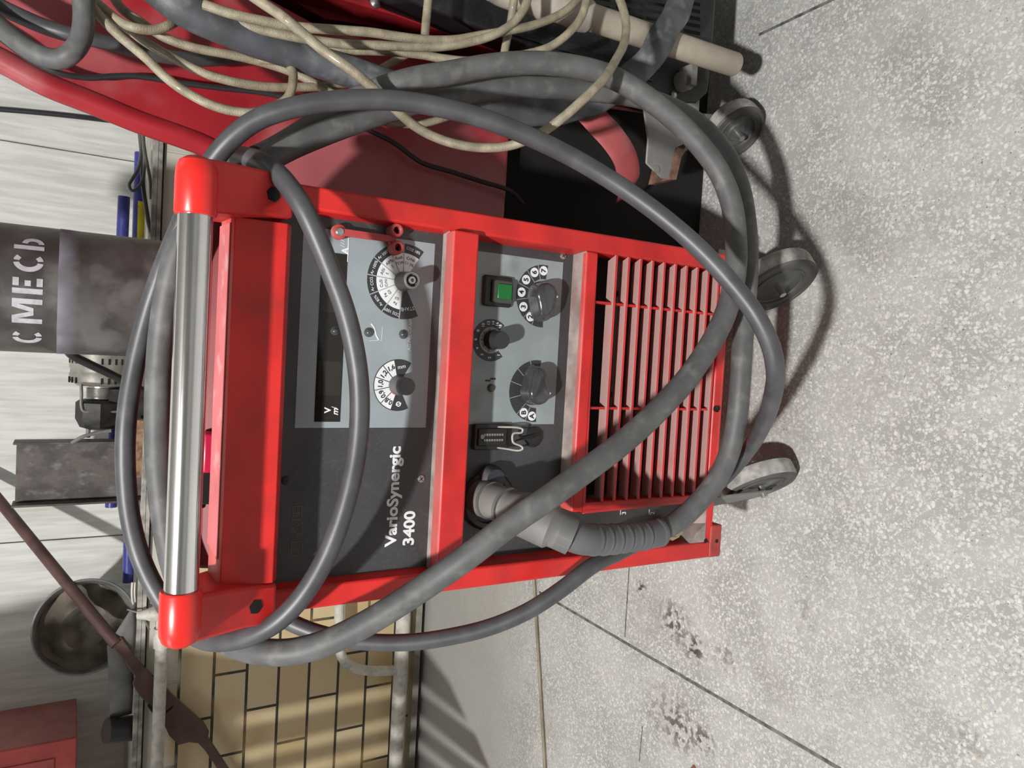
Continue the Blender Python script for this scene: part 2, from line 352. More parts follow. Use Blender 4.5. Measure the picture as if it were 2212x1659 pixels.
# front frame: red plastic moulding with openings
FR = M()
def fbox(x0, x1, z0, z1, y0=0., y1=.045): FR.box(x0, x1, y0, y1, z0, z1)
fbox(.2045, X1, .205, .868)                      # right stile
fbox(X0, -.2045, .200, .868)                     # left stile
fbox(-.2045, .2045, .6385, .6725, -.011, .04)        # middle bar
fbox(-.144, .2045, .4525, .4715, 0, .03)         # bar over the grille
fbox(-.144, -.132, .232, .4525, 0, .03)          # grille left edge
fbox(-.2045, .2045, .2045, .2205, 0, .04)        # bottom bar
FR.obj('front_frame', RED, WM, bevel=.003, seg=3)
# splayed side flanges and dusty sills inside the openings
a = M()
for (z0, z1, d) in ((.6725, .86, .018), (.4715, .6385, .031)):
    for s, xi in ((1, .2045), (-1, -.2045)):
        a = M(); a.prism([(xi, .002, z0), (xi, .002, z1), (xi-s*.003, d, z1), (xi-s*.003, d, z0)], (s*.002, 0, 0)); a.obj('opening_flange', RED, WM)
a = M()
a.prism([(-.2045, .0015, .6720), (-.2045, .018, .6732), (-.2045, .018, .671)], (.409, 0, 0))
a.obj('dusty_sill', DUSTY, WM); a = M(); a.prism([(-.128, .0015, .4712), (-.128, .031, .4725), (-.128, .031, .470)], (.3325, 0, 0))
a.obj('dusty_sill', DUSTY, WM)['label'] = 'grey dust-covered sill'
# scratch-free lower left black opening around the torch plug
a = M(); a.box(-.2045, -.128, .028, .032, .222, .4790); a.obj('side_scale_panel', mat('dark_scale_panel', (.03, .03, .03), .4, dust=.3), WM)
a = M(); a.prism([(-.2045, .0, .2205), (-.2045, .028, .2205), (-.2045, .028, .2290)], (.0605, 0, 0)); a.obj('dusty_ledge', DUSTY, WM)

# grille
a = M()
for i in range(11):
    z = .4385-.0216*i
    if z < .222: break
    a.prism([(-.132, 0, z-.019+.0), (.2045, 0, z-.019), (.2045, 0, z-.0155), (-.132, 0, z-.0155)], (0, .0025, 0))
    a.prism([(-.126, .002, z-.0155), (-.132, .002, z-.0190), (-.132, .018, z-.0205), (-.132, .018, z-.0165)], (.33, 0, 0))
a.obj('grille_slats', REDG, WM)['label'] = 'red louvre slats with grey dust'
for x in (.139, -.004): a = M(); a.box(x-.0016, x+.0016, .004, .016, .222, .4525); a.obj('grille_rib', RED, WM)
a = M(); q = Y(1546, 883, 0); a.lathe([(.0048, 0), (.0048, .004)], Matrix.Translation((q.x, .0005, q.z))@Matrix.Rotation(R(90), 4, 'X'), 20); a.lathe([(0, .0), (.0032, .0)], Matrix.Translation((q.x, -.0036, q.z))@Matrix.Rotation(R(90), 4, 'X'), 20)
a.obj('screw_hole', VOID, WM)

# recessed control panels
UP, LO = .017, .030
a = M(); a.box(-.2045, .2045, UP, UP+.006, .672, .868); up = a.obj('upper_control_panel', PANEL, WM)
a = M(); a.box(-.2045, .2045, LO, LO+.006, .470, .6385); lo = a.obj('lower_control_panel', PANEL, WM)

# top tray: flat front, dusty top edge
a = M()
prof = [(-.030, .868), (-.030, .919), (-.026, .9215), (.012, .9245), (.016, .918), (.05, .868), (.05, .862), (-.020, .862)]
a.prism([(-.186, y, z) for y, z in prof], (.368, 0, 0)); a.obj('top_tray', RED, WM, bevel=.0008)
a = M(); a.prism([(-.158, -.0262, .9222), (-.150, .000, .9246), (-.150, .011, .9254), (.176, .011, .9254), (.176, -.0262, .9222)], (0, .0002, .0006)); a.obj('tray_rim', mat('dusty_pink_rim', (.60, .15, .16), .7, patch=.7, patchcol=(.52, .34, .33), pscale=40), WM)

# handle
TY, TZ = -.074, .9605
a = M(); a.cyl((-.180, TY, TZ), (.180, TY, TZ), .0148, n=48); a.obj('handle_tube', CHR, WM)
def hexhole(cx, cz, r, rot=.3): return [(cx+r*cos(rot+pi/3*i), cz+r*sin(rot+pi/3*i)) for i in range(6)]
for s in (1, -1):
    a = M(); e = .0 if s > 0 else .003
    secs = [((.188*s, .2305*s), -.027, .05, .862), ((.184*s, (.2298-e)*s), -.040, .045, .895), ((.178*s, (.2265-e)*s), -.0635, .0, .935), ((.174*s, (.2215-e)*s), -.084, -.056, .958), ((.174*s, (.2205-e)*s), -.082, -.060, .968)]
    rings = [[Vector((x[0], y0, z)), Vector((x[1], y0, z)), Vector((x[1], y1, z+.008)), Vector((x[0], y1, z+.008))] for x, y0, y1, z in secs]
    vr = [[a.bm.verts.new(v) for v in rg] for rg in rings]
    for A, B in zip(vr, vr[1:]):
        for i in range(4): a.bm.faces.new([A[i], A[(i+1) % 4], B[(i+1) % 4], B[i]])
    a.bm.faces.new(vr[0]); a.bm.faces.new(vr[-1])
    arm = a.obj('handle_arm', RED, WM, bevel=.004, seg=3)
    a = M(); prof = [(.0, 0), (.0172, 0), (.0182, .002), (.0182, .034), (.0176, .041), (.0150, .0475), (.009, .0515), (0, .0525)]
    a.lathe(prof, Matrix.Translation(((.171 if s > 0 else -.169)*1, TY, TZ))@Matrix.Rotation(R(90*s), 4, 'Y'), 40); a.obj('cap', REDC, arm)
    p0 = rings[0][0].lerp(rings[0][1], .5); p1 = rings[1][0].lerp(rings[1][1], .5); c = p0.lerp(p1, .70)
    ux = Vector((1, 0, 0)); uz = (p1-p0); uz.x = 0; uz.normalize(); nn = ux.cross(uz); nn = nn if nn.y < 0 else -nn
    a = M(); a.prism([c+nn*.0006+ux*x+uz*z for x, z in hexhole(0, 0, .0078)], -nn*.004); a.obj('hex_hole', VOID, arm)

# rear lid and odds lying on the cabinet top
a = M(); a.prism([(-.20, .06, .857), (.20, .06, .857), (.20, .09, .925), (-.20, .09, .925)], (0, .30, 0)); a.obj('rear_lid', mat('dark_red_lid', (.20, .012, .016), .5, dirt=.5, dirtcol=(.05, .01, .01)), WM, bevel=.006)
a = M(); p = Y(452, 975, .075); a.box(p.x-.022, p.x+.022, .060, .085, .9265, p.z-.004); tag(a.obj('crimson_case', mat('crimson_plastic', (.50, .015, .06), .35), bevel=.003), 'small crimson plastic case on top of the welding machine behind the chrome tube', 'case')
a = M(); p = Y(452, 1050, .08); a.box(p.x-.018, p.x+.018, .066, .090, .9265, p.z-.006); a.cyl((p.x-.03, .078, .936), (p.x+.028, .080, .940), .006, n=12); tag(a.obj('black_clamp', BLK, bevel=.002), 'small black clamp on top of the welding machine, beside the crimson case', 'clamp')

# ---- printing helpers (panel plane faces -Y)
def text_mesh(body, size, mt=None, bold=0, shear=0, font_sx=1, align='CENTER'):
    cu = bpy.data.curves.new('lettering', 'FONT'); cu.body = body; cu.size = size; cu.align_x = align; cu.align_y = 'CENTER'
    cu.offset = bold; cu.shear = shear; cu.extrude = .00008; cu.resolution_u = 4
    o = bpy.data.objects.new('t', cu); COL.objects.link(o)
    me = bpy.data.meshes.new_from_object(o.evaluated_get(bpy.context.evaluated_depsgraph_get()))
    bpy.data.objects.remove(o); bpy.data.curves.remove(cu); return me
def letters(a, body, x, z, y, size, rot=0, bold=0, shear=0, sx=1, align='CENTER'):
    me = text_mesh(body, size, bold=bold, shear=shear, align=align)
    mt = Matrix.Translation((x, y, z))@Matrix.Rotation(R(90), 4, 'X')@Matrix.Rotation(R(rot), 4, 'Z')@Matrix.Scale(sx, 4, (1, 0, 0))
    me.transform(mt); a.bm.from_mesh(me); bpy.data.meshes.remove(me)
def sector(a, cx, cz, y, r0, r1, d0, d1, h=.0003):
    n = max(2, int(abs(d1-d0)/5)); pts = [(cx+r1*cos(R(d0+(d1-d0)*i/n)), y-h, cz+r1*sin(R(d0+(d1-d0)*i/n))) for i in range(n+1)]
    pts2 = [(cx+r0*cos(R(d0+(d1-d0)*i/n)), y-h, cz+r0*sin(R(d0+(d1-d0)*i/n))) for i in range(n+1)]
    a.prism(pts+pts2[::-1], (0, h, 0))
def disc(a, cx, cz, y, r, h=.0004, n=28): a.cyl((cx, y, cz), (cx, y-h, cz), r, n=n)
def rect(a, x0, x1, z0, z1, y, h=.0004): a.box(x0, x1, y-h, y, z0, z1)
def seg2(a, x, z, x2, z2, y, w, h=.0003):
    d = Vector((x2-x, 0, z2-z)).normalized(); n = Vector((-d.z, 0, d.x))*w/2; p, q = Vector((x, y-h, z)), Vector((x2, y-h, z2)); a.prism([p-n, q-n, q+n, p+n], (0, h, 0))

# ---- upper panel prints and controls
q0 = Y(935, 528, UP); q1 = Y(640, 920, UP)
fx0, fx1, fz0, fz1 = -.031, .189, .6835, .8400
a = M(); rect(a, fx0, fx1, fz0, fz1, UP); a.obj('face_sticker', FACE, up, bevel=.0001)
wz0 = Y(741, 760, UP).z; wz1 = Y(685, 760, UP).z; wx0 = Y(710, 911, UP).x; wx1 = Y(710, 545, UP).x
a = M(); rect(a, wx0, wx1, wz0, wz1, UP-.0004); dw = a.obj('display_window', GLASS, up)
a = M(); rect(a, wx0+.03, wx0+.068, wz0+.001, wz1-.002, UP-.0008, .0002); a.obj('readout', mat('unlit_readout', (.03, .026, .022), .08), dw); a = M(); rect(a, wx1-.066, wx1-.03, wz0+.001, wz1-.002, UP-.0008, .0002); a.obj('readout', bpy.data.materials['unlit_readout'], dw)
a = M(); t = Y(708, 886, UP); letters(a, 'V', t.x, t.z, UP-.0009, .010, bold=.0003); t = Y(724, 886, UP); letters(a, 'm', t.x-.002, t.z, UP-.0009, .010, bold=.0002, shear=.3); letters(a, '/', t.x+.003, t.z+.001, UP-.0009, .009)
a.obj('display_lettering', WHT, up); a = M(); t = Y(746, 542, UP); letters(a, 'A', t.x, t.z, UP-.0009, .011, bold=.0004); rect(a, t.x-.012, t.x+.015, wz0-.0006, wz0+.0004, UP-.0005)
for k in range(3): seg2(a, t.x+.004+.003*k, wz0+.004, t.x+.006+.003*k, wz0+.009, UP-.0005, .0005)
a.obj('display_lettering', WHT, up)
a = M(); q = Y(835, 1182, UP); qe = Y(864, 964, UP)
letters(a, 'VarioSynergic', (q.x+qe.x)/2, q.z-.0055, UP-.0002, .0193, bold=.0006, sx=1.0)
L_ = [v for v in a.bm.verts]; mnx = min(v.co.x for v in L_); mxx = max(v.co.x for v in L_); k = (qe.x-q.x)/(mxx-mnx)
for v in L_: v.co.x = (v.co.x-mnx)*k+q.x
n0 = set(L_); q2 = Y(877, 1178, UP); q3 = Y(882, 1104, UP)
letters(a, '3400', 0, q2.z-.0035, UP-.0002, .0195, bold=.0006)
a.bm.verts.ensure_lookup_table(); L2 = [v for v in a.bm.verts if v not in n0]; mnx = min(v.co.x for v in L2); mxx = max(v.co.x for v in L2); k = (q3.x-q2.x)/(mxx-mnx)
for v in L2: v.co.x = (v.co.x-mnx)*k+q2.x
a.obj('model_lettering', WHT, up)
# faint warning pictograms
a = M(); PIC = mat('faint_print', (.13, .13, .125), .5)
def pic(ix, iy, kind):
    p = Y(ix, iy, UP); s = .0075; yy = UP-.0002
    def ln(*c):
        for i in range(0, len(c)-2, 2): seg2(a, p.x+c[i]*s, p.z+c[i+1]*s, p.x+c[i+2]*s, p.z+c[i+3]*s, yy, .0007)
    if kind == 0: ln(-1, -.8, 1, -.8, 1, .8, -1, .8, -1, -.8); ln(-.4, .1, .4, .1); ln(0, .4, 0, -.6); ln(-.4, -.2, .3, -.5); ln(-.7, .8, -.7, 1.1, .5, 1.1)
    if kind == 1: ln(-1, -.8, 0, .9, 1, -.8, -1, -.8); ln(.1, .5, -.2, 0, .15, 0, -.1, -.5); ln(-1.4, -.2, -.5, -.2)
    if kind == 2: ln(-1, .7, -1, -.7, 1, -.7, 1, .7, .1, .5, 0, .7, -.1, .5, -1, .7); ln(0, .5, 0, -.6); ln(.3, .3, .7, .3); ln(.3, 0, .7, 0); ln(-.7, .3, -.3, .3); ln(-.7, 0, -.3, 0)
pic(640, 1185, 0); pic(640, 1143, 1); pic(641, 1108, 2); a.obj('warning_pictogram', PIC, up)

# gas dial
def dial(cx, cz, y, R1, RM, R0, d0, d1, divs, white=None, name='dial'):
    a = M(); sector(a, cx, cz, y, R0, R1, d0, d1); a.obj(name+'_ring', DIAL, up if y < .025 else lo)
    if white:
        a = M(); sector(a, cx, cz, y-.0003, R0, RM, white[0], white[1]); a.obj(name+'_scale', WHT, up if y < .025 else lo)
    a = M()
    for d in divs: seg2(a, cx+R0*cos(R(d)), cz+R0*sin(R(d)), cx+R1*cos(R(d)), cz+R1*sin(R(d)), y-.0006, .0011, .0002)
    a.obj(name+'_divider', mat(name+'_line', (.40, .42, .43) , .5), up if y < .025 else lo)
g = Y(871, 608, UP-.0005); gx, gz = g.x, g.z; UY = UP-.0004
dial(gx, gz, UY, .0440, .0330, .010, -33, 208, [2, 28, 57, 85, 115, 146, 176], (-33, 176), 'gas_dial')
a = M(); b = M()
lab = [(-16, 'CrNi', 'C1 2%', ''), (15, 'Rutil', 'FCW', 'C1 18%'), (42, 'AlMg', '5', 'Ar 100%'), (71, 'AlSi', '5', 'Ar 100%'), (100, 'CuSi', 'CrNi', 'Ar CO2'), (130, 'Fe', 'G3', 'Ar 82%'), (161, 'Fe', 'G3', 'CO2 100%')]
for ang, t1, t2, t3 in lab:
    ca, sa = cos(R(ang)), sin(R(ang)); rot = ang-90 if ang > 20 else ang-90
    letters(a, t1, gx+.0275*ca, gz+.0275*sa, UY-.0008, .0050, rot); letters(a, t2, gx+.0215*ca, gz+.0215*sa, UY-.0008, .0044, rot)
    if t3: letters(b, t3, gx+.0385*ca, gz+.0385*sa, UY-.0006, .0048, rot)
letters(b, 'CO2 18%', gx+.0385*cos(R(-16)), gz+.0385*sin(R(-16)), UY-.0006, .0046, -106)
letters(b, 'STAHL', gx+.032*cos(R(192)), gz+.032*sin(R(192)), UY-.0006, .0062, 100)
a.obj('gas_dial_black_lettering', PRN, up); b.obj('gas_dial_white_lettering', WHT, up)
# wire diameter dial
d_ = Y(860, 832, UP-.0005); dx, dz = d_.x, d_.z
a = M(); sector(a, dx, dz, UY, .009, .0305, -30, 207); a.obj('wire_dial_ring', DIAL, up)
a = M(); b = M(); sector(a, dx, dz, UY-.0003, .010, .0295, 13, 164)
for d in (42, 73, 103, 136): seg2(b, dx+.010*cos(R(d)), dz+.010*sin(R(d)), dx+.0295*cos(R(d)), dz+.0295*sin(R(d)), UY-.0006, .0008, .0002)
for d, t in ((27, '1,6'), (57, '1,2'), (88, '1,0'), (119, '0,9'), (150, '0,8')): letters(b, t, dx+.022*cos(R(d)), dz+.022*sin(R(d)), UY-.0008, .0078, d-90, bold=.0002)
a.obj('wire_dial_scale', WHT, up); b.obj('wire_dial_lettering', PRN, up)
a = M(); letters(a, 'mm', dx+.022*cos(R(-8)), dz+.022*sin(R(-8)), UY-.0006, .0068, -78); letters(a, 'Ø', dx+.022*cos(R(184)), dz+.022*sin(R(184)), UY-.0006, .008, 60, bold=.0002)
# print by the small buttons
p = Y(800, 712, UP); seg2(a, Y(800, 699, UP).x, Y(801, 699, UP).z, Y(808, 708, UP).x, Y(808, 708, UP).z, UY-.0001, .0014); seg2(a, Y(808, 708, UP).x, Y(808, 708, UP).z, Y(812, 724, UP).x, Y(812, 724, UP).z, UY-.0001, .0014); seg2(a, Y(812, 724, UP).x, Y(812, 724, UP).z, Y(818, 736, UP).x, Y(818, 736, UP).z, UY-.0001, .0016)
for c in (((797, 736), (824, 735)), ((824, 735), (826, 706))): s0, s1 = Y(*c[0], UP), Y(*c[1], UP); seg2(a, s0.x, s0.z, s1.x, s1.z, UY-.0001, .0004)
a.obj('step_symbol', WHT, up); a = M(); p = Y(885, 724, UP); letters(a, 'AG PROGRAM', p.x, p.z, UY-.0002, .0058, 0, shear=.2)
a.obj('button_lettering', WHT, up)
BTN = mat('dark_led_cap', (.06, .075, .075), .15, coat=.5)
for (ix, iy, r) in ((722, 715, .004), (796, 718, .0048), (871, 722, .0048)):
    p = Y(ix, iy, UP); a = M(); a.lathe([(r*1.15, 0), (r*1.15, .0008), (r*.95, .001), (r*.8, .0026), (r*.4, .0042), (0, .0046)], Matrix.Translation((p.x, UY, p.z))@Matrix.Rotation(R(90), 4, 'X'), 20); a.obj('push_button', BTN, up)
def frontm(x, y, z): return Matrix.Translation((x, y, z))@Matrix.Rotation(R(90), 4, 'X')
# gas knob missing its cap: sleeve with bare spindle inside
a = M(); a.lathe([(.0115, 0), (.0108, .004), (.0098, .026), (.0088, .027), (.0075, .0268), (.0070, .018), (0, .018)], frontm(gx, UY-.001, gz), 32); k1 = a.obj('gas_knob', mat('knob_grey', (.16, .16, .155), .5), WM)
a = M(); a.lathe([(.0046, .0), (.0046, .0255), (.0040, .0265), (.0022, .0265), (.0020, .02), (0, .02)], frontm(gx, UY-.001, gz), 20); a.obj('spindle', STL, k1)
a = M(); a.lathe([(.0120, 0), (.0118, .003), (.0105, .006), (.0100, .026), (.0092, .0277), (0, .028)], frontm(dx, UY-.001, dz), 32); k2 = a.obj('wire_knob', mat('knob_mid_grey', (.115, .115, .115), .5), WM)
a = M(); disc(a, dx-.009, dz+.006, UY-.001, .0016, .0035); a.obj('red_marker', REDC, k2)
# red plastic key holder, top right
a = M(); s0 = Y(735, 500, UP-.012); e0 = Y(856, 517, UP-.010); s1 = Y(852, 499, UP-.006); s2 = Y(854, 536, UP-.006)
def bar(a, p, q, w, t):
    d = (q-p).normalized(); n = Vector((-d.z, 0, d.x)).normalized()*w/2; a.prism([p-n, q-n, q+n, p+n], (0, t, 0))
bar(a, s0, e0, .0075, .006); bar(a, e0+(e0-s0)*-.08, s1, .008, .006); bar(a, e0+(e0-s0)*-.08, s2, .008, .006)
a.lathe([(0, 0), (.0085, 0), (.0085, .005), (.007, .006), (0, .006)], frontm(s0.x, s0.y+.008, s0.z), 24)
for sp in (s1, s2): a.lathe([(.0085, 0), (.0078, .020), (.0070, .0215), (.0042, .0215), (.0038, .006), (0, .006)], frontm(sp.x, sp.y+.012, sp.z), 24)
kh = a.obj('key_holder', mat('red_key_holder', (.48, .06, .06), .6, dust=.6, dustcol=(.4, .24, .22), bump=.1), WM, bevel=.0006)
a = M(); a.lathe([(.0052, 0), (.0050, .002), (.0036, .0036), (0, .0042)], frontm(s0.x, s0.y+.0025, s0.z), 20); a.obj('screw', STL, kh)
# screws
def screw(ix, iy, y, par, r=.0046, m_=STL):
    p = Y(ix, iy, y); a = M(); a.lathe([(r, 0), (r*.95, .0012), (r*.5, .0022), (0, .0024)], frontm(p.x, y, p.z), 18); sc = a.obj('screw', m_, par)
    a = M(); seg2(a, p.x-r*.5, p.z-r*.35, p.x+r*.5, p.z+r*.35, y-.0022, r*.22); seg2(a, p.x-r*.35, p.z+r*.5, p.x+r*.35, p.z-r*.5, y-.0022, r*.22); a.obj('slot', PRN, sc)
screw(909, 1034, UP, up); screw(1216, 553, LO, lo); screw(618, 1038, UP, up, .005, PRN)

# ---- lower panel
a = M(); rect(a, -.0285, .1895, .4885, .632, LO); a.obj('face_sticker', FACE2, lo)
LY = LO-.0004
i_ = Y(1060, 735, LO); ixx, izz = i_.x, i_.z
a = M(); sector(a, ixx, izz, LY, .0165, .0270, -43, 222); a.obj('burnback_dial_ring', DIAL, lo)
a = M(); disc(a, ixx, izz, LY, .0168, .0004, 40); a.obj('burnback_dial_scale', mat('dirty_white_print', (.40, .385, .35), .6, var=.1), lo)
a = M(); b = M()
for v, d in ((1, 214), (2, 178), (3, 148), (4, 120), (6, 90), (8, 60), (10, 34), (12, 13), (14, -5), (16, -20), (18, -35)):
    letters(a, str(v), ixx+.0222*cos(R(d)), izz+.0222*sin(R(d)), LY-.0006, .0056, 0, bold=.0001)
for v, d in (('10', 128), ('0', 90), ('10', 52), ('20', 12), ('20', 168), ('50', -22)): letters(b, v, ixx+.0132*cos(R(d)), izz+.0132*sin(R(d)), LY-.0007, .0050, 0)
for d in (148, 110, 72, 34, -8, 190): disc(b, ixx+.0135*cos(R(d)), izz+.0135*sin(R(d)), LY-.0006, .0007, .0002, 8)
letters(b, 'PROGRAM', ixx+.001, izz-.0195, LY-.0003, .0040)
a.obj('burnback_dial_white_lettering', WHT, lo); 
def swd(cx, cz, divs, marks, nm):
    a = M(); sector(a, cx, cz, LY, .0225, .0412, -8, 184); a.obj(nm+'_ring', DIAL, lo)
    a = M()
    for d in divs: seg2(a, cx+.0225*cos(R(d)), cz+.0225*sin(R(d)), cx+.0412*cos(R(d)), cz+.0412*sin(R(d)), LY-.0003, .0008, .0002)
    a.obj(nm+'_divider', mat(nm+'_line', (.35, .36, .36), .5), lo)
    a = M()
    for d, t in marks: disc(a, cx+.0335*cos(R(d)), cz+.0335*sin(R(d)), LY-.0003, .0062, .0003)
    a.obj(nm+'_mark', WHT, lo)
    for d, t in marks: letters(b, t, cx+.0335*cos(R(d)), cz+.0335*sin(R(d)), LY-.0008, .0098, 0, bold=.0003)
w1 = Y(1172, 640, LO); w2 = Y(1157, 845, LO)
swd(w1.x, w1.z, [14, 40, 70, 101, 137, 159], [(2, '7'), (27, '6'), (55, '5'), (86, '4'), (119, '3'), (148, '2')], 'step_switch')
swd(w2.x, w2.z, [16, 46, 73, 104, 138, 160], [(149, 'B'), (173, 'A')], 'range_switch')
p = Y(1054, 818, LO); letters(b, '▬', p.x, p.z, LY, .001)
for (ax, ay, bx, by) in ((1048, 822, 1059, 822), (1059, 818, 1070, 818)): s0, s1 = Y(ax, ay, LO), Y(bx, by, LO); rect(b, s0.x-.0012, s0.x+.0012, s1.z, s0.z, LY, .0003)
b.obj('black_lettering', PRN, lo)
p = Y(1060, 838, LO); a = M(); a.lathe([(.0052, 0), (.005, .0012), (.0038, .0025), (.002, .003), (0, .003)], frontm(p.x, LY, p.z), 20); a.obj('push_button', mat('olive_cap', (.07, .07, .05), .3), lo)
# matt black round knob
a = M(); pr = []
a.lathe([(.0122, 0), (.0125, .006), (.0118, .008), (.0112, .025), (.0104, .0275), (0, .028)], frontm(ixx+.0005, LY, izz-.001), 36); a.obj('burnback_knob', KNOBB, WM)
# beak knobs
def beak(c, ang, nm):
    z = c.z+.006; n = 64; rings = []
    a = M()
    def outline(k):
        pts = []
        for i in range(n):
            t = 2*pi*i/n; r = .0245
            # teardrop pointing along +x
            e = max(0, cos(t)); r = .0178+.0165*e**5; xx = r*cos(t); zz = r*sin(t)*(1-.05*e)
            pts.append((xx*k, zz*k))
        return pts
    for h, k in ((0, 1.04), (.003, 1.04), (.004, 1.0), (.016, .965), (.0205, .90), (.0232, .78), (.0242, .62), (.0246, .4)):
        rings.append([a.bm.verts.new((c.x+cos(ang)*x-sin(ang)*y, LY-h, z+sin(ang)*x+cos(ang)*y)) for x, y in outline(k)])
    for A, B in zip(rings, rings[1:]):
        for i in range(n): a.bm.faces.new([A[i], A[(i+1) % n], B[(i+1) % n], B[i]])
    a.bm.faces.new(rings[0]); a.bm.faces.new(rings[-1]); o = a.obj(nm, KNOB, WM, sharp=1.2)
    a = M(); letters(a, '0', c.x-.001, z-.0125, LY-.0236, .0056, 0, bold=.0001); a.obj('zero_mark', WHT, o)
beak(w1, R(183), 'step_switch_knob'); beak(w2, R(3), 'range_switch_knob')
# green rocker switch
g0 = Y(1074, 630, LO); a = M(); a.box(g0.x-.0195, g0.x+.0195, LO-.006, LO, g0.z-.0195, g0.z+.0225); sw = a.obj('rocker_frame', BLK, WM, bevel=.004, seg=3)
a = M(); a.box(g0.x-.0145, g0.x+.0145, LO-.010, LO-.005, g0.z-.0185, g0.z+.0125); a.obj('rocker_bezel', mat('grey_bezel', (.06, .07, .06), .3), sw, bevel=.003)
a = M(); a.box(g0.x-.0095, g0.x+.0095, LO-.0125, LO-.008, g0.z-.0150, g0.z+.0055); a.obj('green_button', GREEN, sw, bevel=.001)
# connector with wire latch
q0 = Y(1020, 943, LO); q1 = Y(1092, 943, LO); cx = q0.x
a = M(); a.box(cx-.0165, cx+.0165, LO-.007, LO, q1.z, q0.z); a.box(cx-.011, cx+.011, LO-.010, LO-.006, q1.z+.004, q0.z-.004); cn = a.obj('connector', BLK, WM, bevel=.001)
a = M()
for i in range(8):
    for s in (-1, 1): a.box(cx+s*.0035-.0014, cx+s*.0035+.0014, LO-.0112, LO-.009, q1.z+.010+.0037*i, q1.z+.0122+.0037*i)
a.lathe([(.003, 0), (.003, .002), (0, .002)], frontm(cx+.001, LO-.009, q0.z-.009), 14)
a.obj('contact_pins', mat('contact_grey', (.35, .34, .31), .4, .5), cn)
a = M(); a.tube(spline(path([(1060, 922, LO-.004), (1090, 922.5, LO-.008), (1120, 924, LO-.013), (1129, 928, LO-.014), (1127, 934, LO-.014), (1110, 936, LO-.014), (1107, 940, LO-.014), (1107, 952, LO-.014), (1110, 957, LO-.014), (1126, 964, LO-.014), (1129, 969, LO-.014), (1122, 973, LO-.013), (1090, 969, LO-.008), (1057, 965, LO-.004)]), .0015), .0013, 8); a.obj('wire_latch', mat('white_wire', (.6, .58, .54), .4, .3), cn)
p = Y(1150, 944, LO); a = M(); a.lathe([(.0135, 0), (.0135, .003), (.011, .0045), (0, .0055)], frontm(p.x, LO, p.z), 30); bc = a.obj('blanking_cap', BLK, WM)
a = M(); a.tube(spline(path([(1112, 953, LO-.010), (1135, 948, LO-.012), (1160, 943, LO-.010), (1164, 938, LO-.008), (1150, 940, LO-.008), (1115, 951, LO-.008)]), .002), .0008, 6); a.obj('retaining_cord', BLK, bc)
# torch socket
p = Y(1052, 1080, LO); a = M(); a.lathe([(.0385, 0), (.0385, .004), (.035, .008), (.029, .009), (.028, .004), (0, .004)], frontm(p.x, LO, p.z), 48); so = a.obj('torch_socket', BLK, WM)
p = Y(1060, 1032, LO-.006); a = M(); a.lathe([(.017, 0), (.017, .012), (.013, .02), (0, .022)], frontm(p.x, LO, p.z), 24, R(0), R(360)); a.obj('socket_lug', mat('blue_black_lug', (.03, .033, .042), .4, dust=.4), so)
# scale printing on the side panel
for ix, t in ((1340, '3'), (1402, '2')):
    a = M(); p = Y(ix, 1106, .028); seg2(a, p.x-.004, p.z, p.x+.004, p.z, .0278, .0008); letters(a, t, p.x-.002, p.z-.007, .0278, .011); a.obj('scale_lettering', WHT, WM)
# lower left fittings
a = M(); p = Y(1478, 1155, -.01)
mt = Matrix.Translation((p.x, .026, p.z+.004))@Matrix.Rotation(R(78), 4, 'X')@Matrix.Rotation(R(12), 4, 'Y')
a.lathe([(.006, -.002), (.0125, 0), (.0125, .010), (.016, .011), (.016, .020), (.0115, .022), (.010, .034), (.006, .034), (.005, .02), (0, .02)], mt, 8); a.obj('gas_coupling', mat('brassy_nickel', (.42, .38, .24), .4, .7, dirt=.4), WM)
p = Y(1521, 1150, 0.0)
a = M(); a.prism([(-.2045, -.001, .2205), (-.176, -.001, .2205), (-.190, -.001, .2400), (-.2045, -.001, .250)], (0, .028, 0)); a.obj('corner_gusset', DUSTY, WM)
a = M(); disc(a, Y(1523, 1168, 0).x, Y(1523, 1168, 0).z, -.001, .0035, .0006, 14); disc(a, Y(1546, 1168, 0).x, Y(1550, 1168, 0).z+.004, -.002, .003, .0006, 14); a.obj('rivet_hole', VOID, WM)
a = M(); a.prism([(-.23, -.002, .186), (-.23, .02, .186), (-.23, .03, .210), (-.23, -.002, .210)], (.05, 0, 0)); a.obj('bottom_corner', mat('scuffed_red', (.40, .05, .045), .6, dirt=.7, dirtcol=(.08, .03, .025), dscale=40), WM, bevel=.003)

